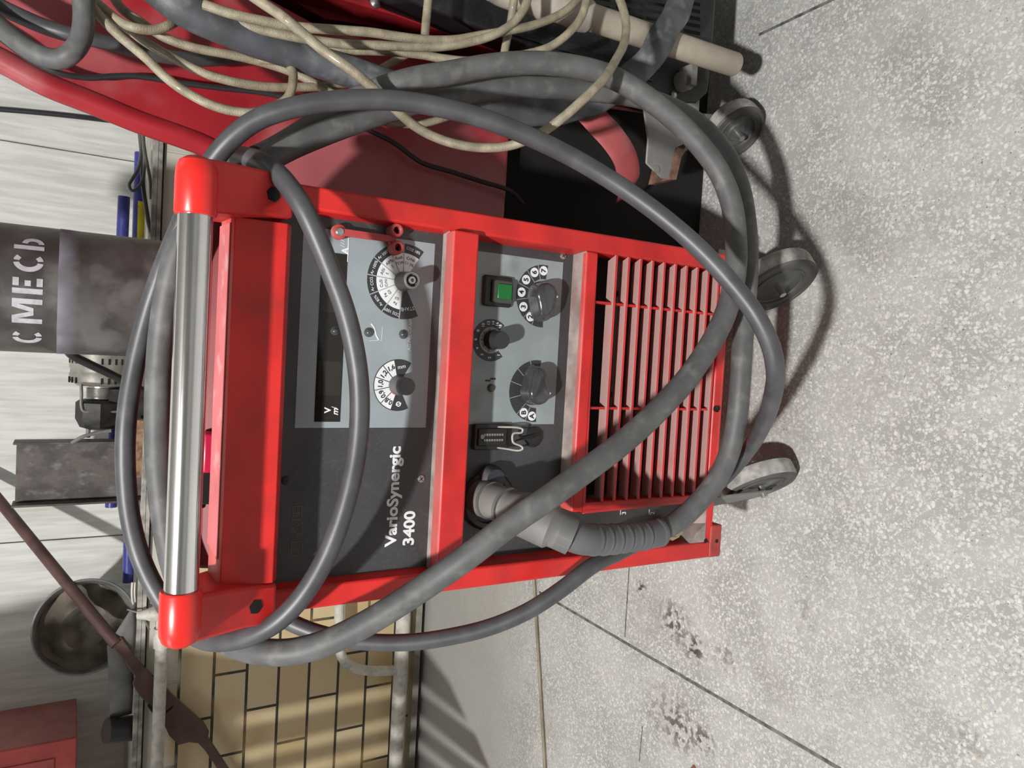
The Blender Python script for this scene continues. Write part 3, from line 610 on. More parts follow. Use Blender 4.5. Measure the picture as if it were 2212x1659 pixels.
# casters
def caster(par, c, ax, r, wd, hub=True, fork=True, top=.2, sides=(1, -1)):
    ax = Vector(ax).normalized(); mt = Matrix.Translation(c)@ax.to_track_quat('Z', 'Y').to_matrix().to_4x4()
    h = wd/2; a = M()
    a.lathe([(r*.62, -h*.5), (r*.9, -h*.7), (r*.985, -h*.72), (r, -h*.35), (r, h*.35), (r*.985, h*.72), (r*.9, h*.7), (r*.62, h*.5)], mt, 48)
    wh = a.obj('wheel', RUB, par)
    a = M(); a.lathe([(r*.985, h*.73), (r*.93, h*.935), (r*.86, h*.93), (r*.85, h*.85), (r*.68, h*.83), (r*.67, h*.92), (r*.63, h*.92), (r*.62, h*.75)], mt, 48)
    a.lathe([(r*.62, -h*.75), (r*.93, -h*.935), (r*.985, -h*.73)], mt, 48); a.obj('sidewall', RUBD, wh)
    a = M(); a.lathe([(r*.63, h*.80), (r*.60, h*.62), (r*.35, h*.62), (r*.30, h*.75), (0, h*.78)], mt, 40); a.lathe([(0, -h*.95), (r*.28, -h*.9), (r*.3, -h*.35), (r*.63, -h*.75)], mt, 40); a.obj('hub', mat('caster_hub', (.10, .10, .10), .45, .3, patch=.4), wh)
    if fork:
        a = M(); back = ax.cross(Vector((0, 0, 1))).normalized(); 
        for s in sides:
            o = Vector(c)+ax*s*(h+.006); tz = Vector((0, 0, 1)); k = back*fork
            pts = [o-tz*.012-k*.012, o-tz*.014+k*.012, o+tz*.01+k*.02, Vector((o.x, o.y, top-.012))+k*.062, Vector((o.x, o.y, top-.012))+k*.005]
            a.prism(pts, ax*s*.0025)
        a.lathe([(0, 0), (.03, 0), (.03, .006), (0, .006)], Matrix.Translation(Vector((c[0], c[1], top-.012))+back*fork*.034), 24)
        a.box(-.03, .03, -.03, .03, top-.006, top, Matrix.Translation(Vector((c[0], c[1], 0))+back*fork*.034)@Matrix.Rotation(math.atan2(back.y, back.x), 4, 'Z'))
        a.obj('fork', GRY, par); a = M(); a.cyl(Vector(c)-ax*(h+.014), Vector(c)+ax*(h+.014), .0055, n=12); a.obj('axle_bolt', STL, par)
def zw(ix, iy, z): return Z(ix, iy, z)
cR = zw(1674, 606, .066); cL = zw(1637, 1036, .062)
a = M(); base = a.box(cR.x-.04, cR.x+.035, .03, .14, .186, .2); ca = a.obj('front_caster', GRY, WM); caster(ca, (cR.x, cR.y, .066), (-.80, -.60, 0), .066, .034, fork=1, sides=(-1,))
a = M(); a.box(cL.x-.04, cL.x+.035, .03, .14, .186, .2); cb = a.obj('front_caster', GRY, WM); caster(cb, (cL.x, cL.y, .062), (-.84, -.54, 0), .062, .034, fork=1)
for x in (-.2, .2):
    a = M(); a.lathe([(.03, -.018), (.095, -.02), (.1, -.014), (.1, .014), (.095, .02), (.03, .018), (0, .018)], Matrix.Translation((x, .72, .1))@Matrix.Rotation(R(90), 4, 'Y'), 40); a.obj('rear_wheel', RUBD, WM)
a = M(); a.cyl((-.2, .72, .1), (.2, .72, .1), .01); a.box(-.2, -.19, .69, .75, .09, .162); a.box(.19, .2, .69, .75, .09, .162); a.obj('rear_axle', GRY, WM)
# ribbed sleeve on the cabinet top
rs = spline([Y(452, 775, .085), Y(450, 830, .085), Y(450, 890, .085), Y(449, 920, .085)], .003)
for v in rs: v.z = .9265+.0135; v.y = .045
a = M(); a.tube(rs, [.0112+.0016*(i % 2) for i in range(len(rs))], 16)
tag(a.obj('ribbed_sleeve', mat('cream_ribbed', (.48, .41, .29), .7, bump=.3), sharp=2), 'short cream ribbed sleeve lying on top of the welding machine behind the chrome tube', 'sleeve')

# ================================================================== torch hose
TH = thing('torch_hose', (-.12, -.05, .55), 'long dark grey hose plugged into the front panel, looped over handle and round the machine', 'hose')
PL = [Y(1040, 1075, .022), Y(1075, 1086, -.012), Y(1130, 1110, -.050), Y(1190, 1137, -.080), Y(1236, 1157, -.095)]
a = M(); pl = spline(PL, .004)
a.tube(pl, [(.0235 if i < len(pl)*.17 else .0225 if i < len(pl)*.33 else .0205 if i < len(pl)*.40 else .0215+.0058*min(1, (i/len(pl)-.40)*8) if i < len(pl)*.8 else .0235) for i in range(len(pl))], 28)
pb = a.obj('plug_body', PLUGM, TH, sharp=.5)
a = M(); L_ = len(pl)
for f in (.17, .33): 
    i = int(L_*f); a.tube(pl[i:i+2], .0242, 28)
a.obj('collar_ring', mat('collar_grey', (.12, .115, .11), .6), pb)
a = M(); i = int(L_*.86)
a.tube(pl[i:], .0240, 14); a.obj('ribbed_nut', mat('ribbed_nut_grey', (.125, .125, .125), .6, bump=.1), pb)
BT = spline(path([(1228, 1153, -.090), (1255, 1163, -.094), (1300, 1166, -.091), (1350, 1162, -.087), (1400, 1156, -.083), (1424, 1150, -.081)]), .0012)
rr = []
for i in range(len(BT)):
    t = i/len(BT); base = .0196-.0022*t; ph = (t*9.0) % 1
    rr.append(base+(.0008 if ph < .22 and .2 < t < .86 else (-.0006 if ph < .42 and .2 < t < .86 else 0)) + (.0012 if t > .955 else 0))
a = M(); a.tube(BT, rr, 28); a.obj('bend_protector', mat('ribbed_boot_rubber', (.105, .107, .115), .5, dust=.3, dustcol=(.22, .21, .2)), TH, sharp=.9)
H1 = path([(1415, 1151, -.081), (1440, 1140, -.080), (1475, 1118, -.080), (1515, 1078, -.088), (1552, 1030, -.096), (1578, 970, -.100), (1592, 900, -.104), (1599, 820, -.106), (1604, 740, -.104), (1612, 640, -.098), (1616, 560, -.088), (1612, 480, -.078), (1597, 400, -.064), (1562, 325, -.050), (1500, 262, -.03), (1430, 225, -.014), (1350, 205, .0), (1270, 196, .012), (1190, 190, .02), (1100, 190, .03), (1000, 205, .04), (900, 222, .045), (800, 252, .05), (700, 288, .05), (620, 322, .05), (550, 362, .05), (480, 420, .05), (420, 480, .06), (380, 560, .07), (358, 660, .08), (346, 760, .09), (341, 860, .09), (341, 960, .09), (348, 1060, .085), (362, 1160, .08), (385, 1250, .07), (420, 1330, .055), (470, 1375, .035), (520, 1397, .01), (570, 1408, -.02), (630, 1408, -.04), (700, 1390, -.055), (780, 1353, -.07), (860, 1305, -.085), (940, 1252, -.10), (1020, 1195, -.118), (1100, 1133, -.13), (1180, 1078, -.142), (1260, 1020, -.145), (1340, 960, -.145), (1420, 888, -.142), (1490, 810, -.138), (1545, 725, -.133), (1573, 660, -.128), (1588, 590, -.124), (1590, 520, -.118), (1580, 440, -.11), (1555, 375, -.10), (1510, 312, -.088), (1450, 252, -.074), (1385, 203, -.06), (1320, 166, -.046), (1240, 144, -.032), (1150, 136, -.018), (1060, 142, -.004), (970, 158, .008), (890, 172, .02), (830, 190, .034), (770, 215, .05), (700, 255, .065), (640, 295, .075), (590, 325, .07), (555, 342, .055)])
a = M(); a.tube(spline(H1, .006), .0138, 20); a.obj('hose', HOSE, TH)['label'] = 'lighter grey scuffed hose'
EH = path([(500, 335, .075), (525, 338, .05), (555, 345, .015), (585, 362, -.02), (620, 398, -.045), (655, 450, -.058), (688, 520, -.062), (718, 595, -.062), (745, 670, -.062), (764, 745, -.062), (775, 820, -.062), (777, 900, -.062), (770, 980, -.062), (754, 1060, -.062), (730, 1140, -.060), (698, 1215, -.056), (655, 1285, -.050), (600, 1342, -.038), (545, 1372, -.020), (490, 1385, .005), (440, 1382, .035), (390, 1350, .07), (340, 1280, .09), (302, 1200, .10), (280, 1110, .11), (271, 1010, .115), (273, 910, .115), (287, 810, .115), (307, 720, .11), (332, 635, .10), (358, 565, .085), (385, 500, .07), (415, 430, .05), (445, 370, .03), (490, 310, .01), (550, 262, -.006), (620, 236, -.02), (700, 221, -.032), (790, 215, -.044), (880, 220, -.056), (970, 236, -.07), (1060, 262, -.084), (1150, 298, -.098), (1240, 342, -.112), (1330, 396, -.132), (1420, 460, -.158), (1505, 532, -.187), (1580, 612, -.213), (1632, 680, -.232), (1664, 745, -.240), (1675, 800, -.238), (1668, 860, -.208), (1645, 925, -.140), (1614, 975, -.080), (1572, 1025, -.056), (1520, 1070, -.046), (1460, 1120, -.040), (1400, 1160, -.036), (1340, 1192, -.036), (1280, 1222, -.045), (1210, 1275, -.035), (1140, 1320, -.02), (1060, 1354, .0), (980, 1374, .02), (900, 1386, .04), (820, 1388, .06), (740, 1380, .08), (670, 1362, .10), (600, 1330, .13), (560, 1300, .18)]) + [Vector((-.262, .30, .72)), Vector((-.262, .42, .60)), Vector((-.255, .56, .48)), Vector((-.20, .66, .42)), Vector((-.12, .64, .42))]
a = M(); a.tube(spline(EH, .006), .0105, 20); a.obj('thin_hose', HOSE2, TH)['label'] = 'thinner darker hose'

# ================================================================== second machine on the right
YR, YK = .24, .12
SM = thing('welding_power_source', (.6, .5, 0), 'larger dusty red machine with slanted side sheet and black vented base', 'welding machine')
def outl(L_, y): return [Y(ix, iy, y) for ix, iy in L_]
top = spline([Vector((ix, iy, 0)) for ix, iy in [(-230, 30), (-120, 85), (0, 143), (100, 197), (200, 237), (300, 278), (400, 312), (450, 332), (530, 388)]], 30)
o_ = [(v.x, v.y) for v in top] + [(800, 442), (1090, 492), (1100, 330), (1106, 250), (1240, 225), (1400, 246), (1330, 222), (1200, 212), (1100, 186), (1010, 150), (920, 116), (830, 82), (700, 62), (560, -14), (420, -90), (300, -220), (-230, -400)]
a = M(); a.prism([Vector(p) for p in outl(o_, YR)], (.15, .46, 0)); a.obj('side_sheet', RED2, SM, bevel=.02, seg=5)
re_ = spline([Y(x, y, YR+.008) for x, y in [(-300, -4), (-120, 74), (0, 129), (100, 182), (200, 222), (300, 263), (400, 298), (450, 318), (530, 372)]], .01)
a = M(); a.tube(re_, .0145, 20); a.obj('rolled_edge', bpy.data.materials['dusty_red_sheet'], SM)
# dark inner zone by the black base: recessed strip and folded ribs, shade put into their deeper red
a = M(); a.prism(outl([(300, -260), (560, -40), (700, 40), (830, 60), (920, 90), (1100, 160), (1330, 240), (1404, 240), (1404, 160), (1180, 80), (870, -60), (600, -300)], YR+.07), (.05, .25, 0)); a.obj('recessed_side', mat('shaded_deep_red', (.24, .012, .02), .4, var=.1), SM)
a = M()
a.prism(outl([(560, -80), (870, 6), (1178, 117), (1380, 214), (1370, 228), (1150, 140), (860, 34), (540, -60)], YR+.02), (0, .05, 0)); a.obj('folded_rib', mat('shaded_red_rib', (.26, .012, .018), .4, var=.15), SM, bevel=.003)
a = M(); p = Y(812, 4, YR-.02); a.lathe([(.008, 0), (.008, .004), (.005, .008), (0, .009)], frontm(p.x, YR-.016, p.z), 16); a.obj('screw', STL, SM)
# pink curved strap and black body
BB = mat('dusty_black_cabinet', (.013, .014, .017), .45, var=.2, vscale=20, patch=.2, patchcol=(.07, .07, .07), pscale=90)
base = [(840, -60), (880, 2), (1000, 48), (1160, 108), (1280, 160), (1400, 214), (1450, 222), (1505, 224), (1530, 203), (1540, 120), (1548, 0), (1552, -120), (840, -420)]
P = outl(base, YK); a = M(); a.prism(P, (.2, .60, 0)); bo = a.obj('black_base', BB, SM, bevel=.005)
a = M(); a.prism(outl([(1110, 55), (1290, 110), (1410, 160), (1408, 178), (1280, 132), (1105, 76)], YK), (0, -.004, 0)); a.obj('base_flange', BB, bo, bevel=.001)
a = M(); b = M()
for (x0, x1) in ((1268, 1318), (1332, 1388), (1398, 1450)):
    for k in range(9):
        iy = -60+16.5*k + (x0-1268)*.10
        if x0 == 1268 and k > 6: continue
        pts = [(x0, iy+ (x0-x0)*.3), (x1, iy+(x1-x0)*.17), (x1, iy+6+(x1-x0)*.17), (x0, iy+6)]
        a.prism([p+Vector((0, -.0006, 0)) for p in outl(pts, YK)], (0, .0004, 0))
for k in range(13):
    iy = -110+16.5*k*.95; pts = [(1478, iy), (1512, iy+7), (1512, iy+14), (1478, iy+7)]
    a.prism([p+Vector((0, -.0006, 0)) for p in outl(pts, YK)], (0, .0004, 0))
a.obj('vent_slots', VOID, bo, recalc=False)['kind'] = 'stuff'
for k in range(6):
    pass
# beige clamped pipe in front of it
PB = mat('dirty_beige_pipe', (.40, .35, .28), .6, var=.15, patch=.4, patchcol=(.26, .23, .19), pscale=30, dirt=.3)
a = M(); q0, q1 = Y(1588, 140, YK-.045), Y(1268, 35, YK-.045); dd = (q0-q1).normalized()
a.lathe([(0, 0), (.0170, 0), (.0185, .002), (.0185, (q1-q0).length), (0, (q1-q0).length)], Matrix.Translation(q0)@(-dd).to_track_quat('Z', 'Y').to_matrix().to_4x4(), 32)
gp = a.obj('support_tube', PB, None); tag(gp, 'dirty beige tube hanging upright in front of the black vented base', 'tube')
q2, q3 = q1+dd*.0, Y(1060, -35, YK-.045)
a = M(); a.tube([q1+(q3-q1)*t/10 for t in range(11)], [.022+.002*sin(t*1.7) for t in range(11)], 20); a.obj('wrapped_sleeve', mat('pale_wrap', (.42, .38, .33), .7, var=.2, patch=.5, patchcol=(.22, .19, .16), pscale=20, bump=.6, bscale=30), gp)
a = M(); q = Y(1490, 170, YK-.02); a.lathe([(.016, 0), (.016, .014), (.012, .02), (.006, .022), (0, .03)], frontm(q.x, YK, q.z), 20); a.box(q.x-.012, q.x+.02, YK-.03, YK, q.z-.006, q.z+.006); a.obj('pipe_bracket', GRY, SM)
# strap
a = M(); st = spline(path([(1262, 232, .17), (1290, 262, .155), (1325, 300, .145), (1352, 345, .145), (1358, 395, .16), (1350, 420, .19)]), .008)
a.tube(st, .02, 12, flat=(.0035, .0225), up=Vector((-.1, -1, .15)).normalized()); a.obj('curved_strap', mat('dusty_pink_strap', (.37, .075, .08), .6, patch=.5, patchcol=(.34, .20, .19), pscale=14), SM, sharp=1.5)
# grey caster bracket and caster
a = M(); bp_ = outl([(1390, 232), (1402, 222), (1480, 262), (1500, 300), (1463, 318), (1446, 388), (1428, 384), (1396, 352), (1400, 300)], .10); a.prism(bp_, (0, .004, 0)); gb = a.obj('caster_bracket', GRY, SM, bevel=.003)
a = M(); a.prism(outl([(1463, 318), (1476, 322), (1461, 388), (1446, 388)], .098), (0, .05, 0)); a.obj('rusty_flange', RUST, gb)
p = Y(1418, 366, .0995); a = M(); disc(a, p.x, p.z, .0998, .006, .0012, 20); a.obj('rivet', GRY, gb)
p = Y(1462, 203, YK-.01); a = M(); a.lathe([(.006, 0), (.006, .004), (.003, .007), (0, .007)], frontm(p.x, YK, p.z), 12); a.obj('screw', STL, SM)
cc = Z(1585, 278, .052); a = M(); a.box(cc.x-.03, cc.x+.06, cc.y-.01, cc.y+.08, .148, .156); cs_ = a.obj('small_caster', GRY, SM); caster(cs_, (cc.x, cc.y, .052), (-.72, -.69, 0), .052, .034, fork=1, top=.156, sides=(-1,))
# dark wheel and beams below the red sheet
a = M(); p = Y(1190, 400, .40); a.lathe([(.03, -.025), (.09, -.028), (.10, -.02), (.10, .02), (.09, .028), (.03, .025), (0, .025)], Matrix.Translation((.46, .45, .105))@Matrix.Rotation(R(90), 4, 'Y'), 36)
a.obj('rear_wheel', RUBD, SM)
a = M(); a.box(.40, .85, .42, .48, .10, .14); a.box(.42, .44, .42, .5, .1, .5); a.box(.36, .70, .30, .70, .40, .43); a.box(.245, 1.0, .275, .285, .004, .46); a.obj('undercarriage_shade', VOID, SM)  # beams, plus a black plate added for the deep shade under the machine

# ================================================================== hoses and cables of the second machine
def cable(name, L_, r, m_, label, cat, n=12, step=.005, group=None):
    P_ = path(L_)          # cables that leave the view run on beyond its edge
    if L_[0][0] < 0 or L_[0][1] < 0: d = (P_[0]-P_[1]).normalized(); P_ = [P_[0]+d*.35+Vector((0, .04, -.05)), P_[0]+d*.12] + P_
    if L_[-1][0] < 0 or L_[-1][1] < 0: d = (P_[-1]-P_[-2]).normalized(); P_ = P_ + [P_[-1]+d*.12, P_[-1]+d*.35+Vector((0, .04, -.05))]
    a = M(); a.tube(spline(P_, step), r*(.9 if m_ is CABLE else 1), n); return tag(a.obj(name, m_), label, cat, group)
g_ = [(300, -60, .10), (345, -20, .10), (400, 22, .10), (470, 55, .10), (540, 84, .10), (620, 110, .10), (700, 138, .10), (770, 160, .095), (840, 184, .085), (900, 205, .085), (960, 222, .09), (1010, 232, .095)]
s_ = [(1060, 236, .095), (1110, 239, .09), (1170, 240, .085), (1230, 232, .085), (1280, 218, .085), (1330, 192, .08), (1372, 158, .07), (1405, 125, .055), (1425, 90, .05), (1445, 55, .05), (1465, 20, .055), (1480, -30, .06), (1490, -160, .08), (1500, -330, .14)]
a = M(); PG = spline([Y(240, -170, .12)]+path(g_), .006); a.tube(PG, .0185, 20)
gs = tag(a.obj('supply_hose', HOSE3), 'thickest grey sleeve hose running diagonally across the red sheet, flattened near the base', 'hose')
PS = spline(path([(1000, 230, .094)]+s_), .006); n_ = len(PS)
a = M(); a.tube(PS, .02, 20, flat=[(.008+.001*sin(i*.9), .021+.0012*sin(i*.6)) for i in range(n_)], up=Vector((-.2, -.9, .25)).normalized()); a.obj('flattened_end', HOSE3, gs, sharp=1.5)
BG = 'braided beige cable'
cable('braided_cable', [(500, -40, .04), (560, 2, .03), (605, 32, .02), (642, 62, .015), (700, 110, .01), (760, 152, .0), (812, 196, -.0), (850, 232, .0), (890, 268, .01), (930, 292, .01), (980, 310, .0), (1040, 319, -.01), (1100, 315, -.025), (1160, 292, -.05), (1215, 255, -.075), (1260, 215, -.09), (1298, 178, -.09), (1330, 130, -.06), (1350, 85, -.03), (1350, 35, -.01), (1332, -15, .0), (1300, -60, .01)], .0062, CABLE,
      'braided beige cable looping over the grey hoses in a big low curve', 'cable', group=None)
cable('braided_cable', [(195, 8, .14), (222, 42, .13), (252, 72, .125), (285, 100, .12), (318, 128, .115), (350, 160, .11), (385, 188, .105), (425, 212, .10), (465, 230, .095), (510, 241, .09), (555, 243, .085), (595, 230, .085), (622, 210, .085), (633, 175, .09), (630, 148, .10), (605, 132, .12), (560, 128, .13)], .0058, CABLE,
      'braided beige cable forming the largest round loop on the upper red sheet', 'cable')
cable('braided_cable', [(190, -10, .15), (231, 25, .14), (258, 46, .13), (290, 60, .12), (332, 65, .12), (362, 56, .12), (384, 40, .13), (392, 20, .145), (380, -5, .155), (350, -40, .16)], .0058, CABLE,
      'braided beige cable in a tight hook near the top corner of the red sheet', 'cable')
cable('braided_cable', [(235, -25, .16), (262, 18, .155), (300, 45, .15), (345, 76, .145), (411, 101, .14), (506, 120, .14), (585, 140, .14), (649, 164, .135), (700, 192, .13), (760, 225, .12), (815, 258, .115), (870, 268, .11), (920, 265, .10), (975, 250, .10)], .0058, CABLE,
      'braided beige cable under the thick sleeve, ending in a shaded dip below the hoses', 'cable')
cable('braided_cable', [(232, 30, .15), (278, 64, .15), (318, 93, .145), (380, 128, .14), (443, 159, .135), (506, 177, .13), (585, 188, .13), (665, 188, .13), (735, 183, .14), (790, 170, .15), (838, 140, .155), (878, 118, .15)], .0058, CABLE,
      'braided beige cable between the loop and the thick sleeve, running down in a shallow bow', 'cable')
cable('braided_cable', [(440, 10, .08), (500, 30, .07), (560, 44, .065), (640, 58, .06), (720, 64, .055), (800, 70, .05), (860, 79, .05), (920, 86, .05), (980, 86, .045), (1040, 76, .04), (1100, 66, .03), (1160, 52, .03), (1215, 28, .03), (1260, -10, .03)], .0060, CABLE,
      'braided beige cable, uppermost of the three side by side across the dark red rib', 'cable')
cable('braided_cable', [(420, 0, .10), (500, 45, .09), (580, 68, .08), (660, 84, .075), (740, 95, .07), (820, 98, .06), (890, 101, .055), (950, 101, .05), (1010, 92, .04), (1065, 76, .03), (1105, 52, .025), (1130, 22, .02), (1146, -20, .02)], .0060, CABLE,
      'braided beige cable, middle of the three side by side, rising beside the beige tube', 'cable')
cable('braided_cable', [(400, -10, .11), (470, 32, .11), (560, 60, .105), (650, 92, .10), (740, 107, .095), (830, 111, .09), (900, 117, .08), (960, 127, .07), (1020, 132, .06), (1080, 126, .05), (1140, 116, .04), (1190, 100, .03), (1232, 68, .02), (1258, 32, .02), (1270, -20, .02)], .0060, CABLE,
      'braided beige cable, lowest of the three side by side, touching the grey hose', 'cable')
cable('braided_cable', [(928, -40, .07), (925, 0, .07), (921, 40, .07), (917, 88, .06)], .0060, CABLE, 'short straight braided beige cable dropping onto the three cables, farther from the beige tube', 'cable')
cable('braided_cable', [(1114, -40, .04), (1110, 0, .04), (1104, 45, .05), (1094, 90, .06), (1086, 135, .055)], .0060, CABLE, 'short straight braided beige cable crossing behind the others next to the beige tube', 'cable')
cable('rubber_cable', [(-60, -20, .19), (0, 14, .185), (50, 38, .18), (95, 57, .18), (150, 74, .175), (200, 84, .175), (285, 106, .18), (350, 120, .18), (411, 128, .19), (470, 127, .2), (540, 118, .21)], .0085, HOSE2, 'dark rubber cable lying on the red sheet behind the grey hooked hose', 'cable')
cable('bent_hose', [(176, -60, .12), (180, 0, .12), (181, 50, .12), (172, 90, .12), (150, 118, .12), (125, 128, .13), (85, 118, .14), (45, 94, .15), (5, 62, .16), (-50, 15, .17)], .0105, HOSE, 'grey hose bent into a hook at the top corner of the red sheet', 'hose')
cable('thin_black_cable', [(-60, 45, .215), (0, 82, .215), (32, 106, .215), (63, 128, .215), (95, 145, .215), (127, 158, .215), (190, 168, .22), (240, 165, .222), (285, 164, .222), (330, 169, .222), (380, 178, .222), (475, 190, .222), (570, 201, .22), (633, 216, .22), (700, 240, .22), (769, 269, .22), (848, 307, .22), (911, 351, .22), (975, 371, .22), (1040, 392, .22), (1101, 412, .22), (1130, 440, .24)], .0036, BCAB, 'thin black cable snaking down the whole red sheet', 'cable', n=8)

# ================================================================== gas bottle behind the machine
BOT = mat('black_bottle_paint', (.068, .066, .064), .42, var=.2, vscale=20, patch=.8, patchcol=(.15, .15, .145), pscale=16, pt=(.44, .66), dirt=.4, dirtcol=(.03, .02, .018), dscale=8, bump=.1, bscale=60)
gb0 = Vector((.128, .735, 0)); GRr = .1085
GB = thing('gas_bottle', (gb0.x, gb0.y, .175), 'tall black gas bottle with white stencilled Cyrillic word, standing behind the welding machine', 'gas bottle')
a = M(); a.lathe([(0, .178), (.095, .178), (.105, .186), (GRr, .20), (GRr, 1.38), (.104, 1.42), (.08, 1.47), (.04, 1.50), (.03, 1.505), (.03, 1.52), (0, 1.52)], Matrix.Translation((gb0.x, gb0.y, 0)), 64); gbo = a.obj('cylinder', BOT, GB)
a = M(); a.lathe([(.038, 1.515), (.038, 1.60), (.03, 1.62), (0, 1.62)], Matrix.Translation((gb0.x, gb0.y, 0)), 32); a.obj('valve_cap', BOT, GB)
def cylp(t, z, e=.0007):  # t arc metres from the front centre line facing the camera
    ph = t/GRr + math.atan2(CAM.x-gb0.x, gb0.y-CAM.y); return Vector((gb0.x+(GRr+e)*sin(ph), gb0.y-(GRr+e)*cos(ph), z))
SPR = mat('worn_white_spray', (.48, .49, .53), .7, var=.12, vscale=90, patch=.5, patchcol=(.30, .30, .33), pscale=90)
def patchq(a, quad, nx=6, nz=4):
    """quad of (t,z) corners bl,br,tr,tl as a curved decal"""
    bl, br, tr, tl = [Vector((q[0], q[1], 0)) for q in quad]; g2 = [[a.bm.verts.new(cylp(*((bl.lerp(br, i/nx)).lerp(tl.lerp(tr, i/nx), j/nz))[:2])) for i in range(nx+1)] for j in range(nz+1)]
    for j in range(nz):
        for i in range(nx): a.bm.faces.new([g2[j][i], g2[j][i+1], g2[j+1][i+1], g2[j+1][i]])
def arcq(a, cx, cz, rx, rz, d0, d1, wd, n=10):
    for i in range(n):
        A, B = R(d0+(d1-d0)*i/n), R(d0+(d1-d0)*(i+1)/n)
        patchq(a, [(cx+(rx-wd)*cos(A), cz+(rz-wd)*sin(A)), (cx+(rx-wd)*cos(B), cz+(rz-wd)*sin(B)), (cx+rx*cos(B), cz+rz*sin(B)), (cx+rx*cos(A), cz+rz*sin(A))], 1, 1)
def st(a, x0, z0, x1, z1, w):
    patchq(a, [(x0-w/2, z0), (x0+w/2, z0), (x1+w/2, z1), (x1-w/2, z1)], 2, 4)
zl0, zl1 = Y(93, 630, .64).z, Y(27, 630, .64).z; zc = (zl0+zl1)/2; H = (zl1-zl0)
a = M(); u = .034
x = -.094; ww = .0085
def letC(x): arcq(a, x, zc, .017, H/2, 48, 82, .008, 4); arcq(a, x, zc, .017, H/2, 98, 262, .008, 14); arcq(a, x, zc, .017, H/2, 278, 312, .008, 4)
letC(-.086)
st(a, -.053, zl0, -.053, zl1, ww); st(a, -.0475, zl1, -.0385, zl0+.012, ww*.9); st(a, -.034, zl0+.012, -.025, zl1, ww*.9) ; st(a, -.0195, zl0, -.0195, zl1, ww)
st(a, -.003, zl0, -.003, zl1, ww)
for zz in (zl0+.0045, zc, zl1-.0045): patchq(a, [(.005, zz-.0042), (.018 if abs(zz-zc) > .001 else .014, zz-.0042), (.018 if abs(zz-zc) > .001 else .014, zz+.0042), (.005, zz+.0042)], 2, 1)
letC(.045)
st(a, .072, zl0, .072, zl1, ww); arcq(a, .079, zl0+.0155, .015, .0155, -82, 82, .0075, 10)
a.obj('stencil_lettering', SPR, gbo, recalc=False)
a = M(); zb1, zb0 = Y(125, 630, .64).z, Y(172, 630, .64).z
patchq(a, [(-.17, zb0), (.17, zb0), (.17, zb1), (-.17, zb1)], 40, 2)
sp = bpy.data.materials.new('overspray_band'); sp.use_nodes = True; nt = sp.node_tree; b_ = nt.nodes['Principled BSDF']; b_.inputs['Base Color'].default_value = (.22, .23, .27, 1); b_.inputs['Roughness'].default_value = .7
tc = nt.nodes.new('ShaderNodeTexCoord'); sx = nt.nodes.new('ShaderNodeSeparateXYZ'); nt.links.new(tc.outputs['Object'], sx.inputs[0]); no = nt.nodes.new('ShaderNodeTexNoise'); no.inputs['Scale'].default_value = 18; nt.links.new(tc.outputs['Object'], no.inputs[0])
mr = nt.nodes.new('ShaderNodeMapRange'); mr.inputs[1].default_value = zb0-.175; mr.inputs[2].default_value = zb1-.175; mr.inputs[4].default_value = 1.15; nt.links.new(sx.outputs[2], mr.inputs[0])
mu = nt.nodes.new('ShaderNodeMath'); mu.operation = 'MULTIPLY'; mu.use_clamp = True; nt.links.new(mr.outputs[0], mu.inputs[0]); nt.links.new(no.outputs[0], mu.inputs[1]); m3 = nt.nodes.new('ShaderNodeMath'); m3.operation = 'MULTIPLY'; m3.use_clamp = True; nt.links.new(mu.outputs[0], m3.inputs[0]); m3.inputs[1].default_value = 1.7; nt.links.new(m3.outputs[0], b_.inputs['Alpha'])
a.obj('paint_band', sp, gbo, recalc=False)
a = M(); YEL = mat('yellow_crayon', (.42, .36, .05), .8, patch=.8, patchcol=(.1, .09, .05), pscale=120)
for (t, z, l) in ((-.05, 1.19, .02), (-.062, 1.185, .016), (-.03, 1.196, .012)): patchq(a, [(t, z), (t+l*.2, z), (t+l*.3, z+.03), (t+.002, z+.03)], 1, 3)
a.obj('crayon_mark', YEL, gbo, recalc=False)

# ================================================================== things on the ledge
ZL = .8605
IB = mat('scaly_steel', (.115, .10, .095), .6, .3, var=.2, vscale=30, patch=.9, patchcol=(.19, .19, .19), pscale=40, dirt=.5, dirtcol=(.075, .05, .04), dscale=30, bump=.3, bscale=150, stretch=(1, 1, .6))
xL, xR_ = Y(150, 1087, 1.56).x, Y(150, 952, 1.56).x; zt = Y(28, 1000, 1.56).z
ib = M(); ib.box(xL, xL+.006, 1.53, 1.60, ZL, zt); ib.box(xR_-.006, xR_, 1.53, 1.60, ZL, zt); ib.box(xL+.006, xR_-.006, 1.575, 1.581, ZL, zt-.006)
tag(ib.obj('steel_channel', IB, bevel=.0015), 'upright rusty steel channel offcut standing on the ledge behind the hoses', 'steel profile')
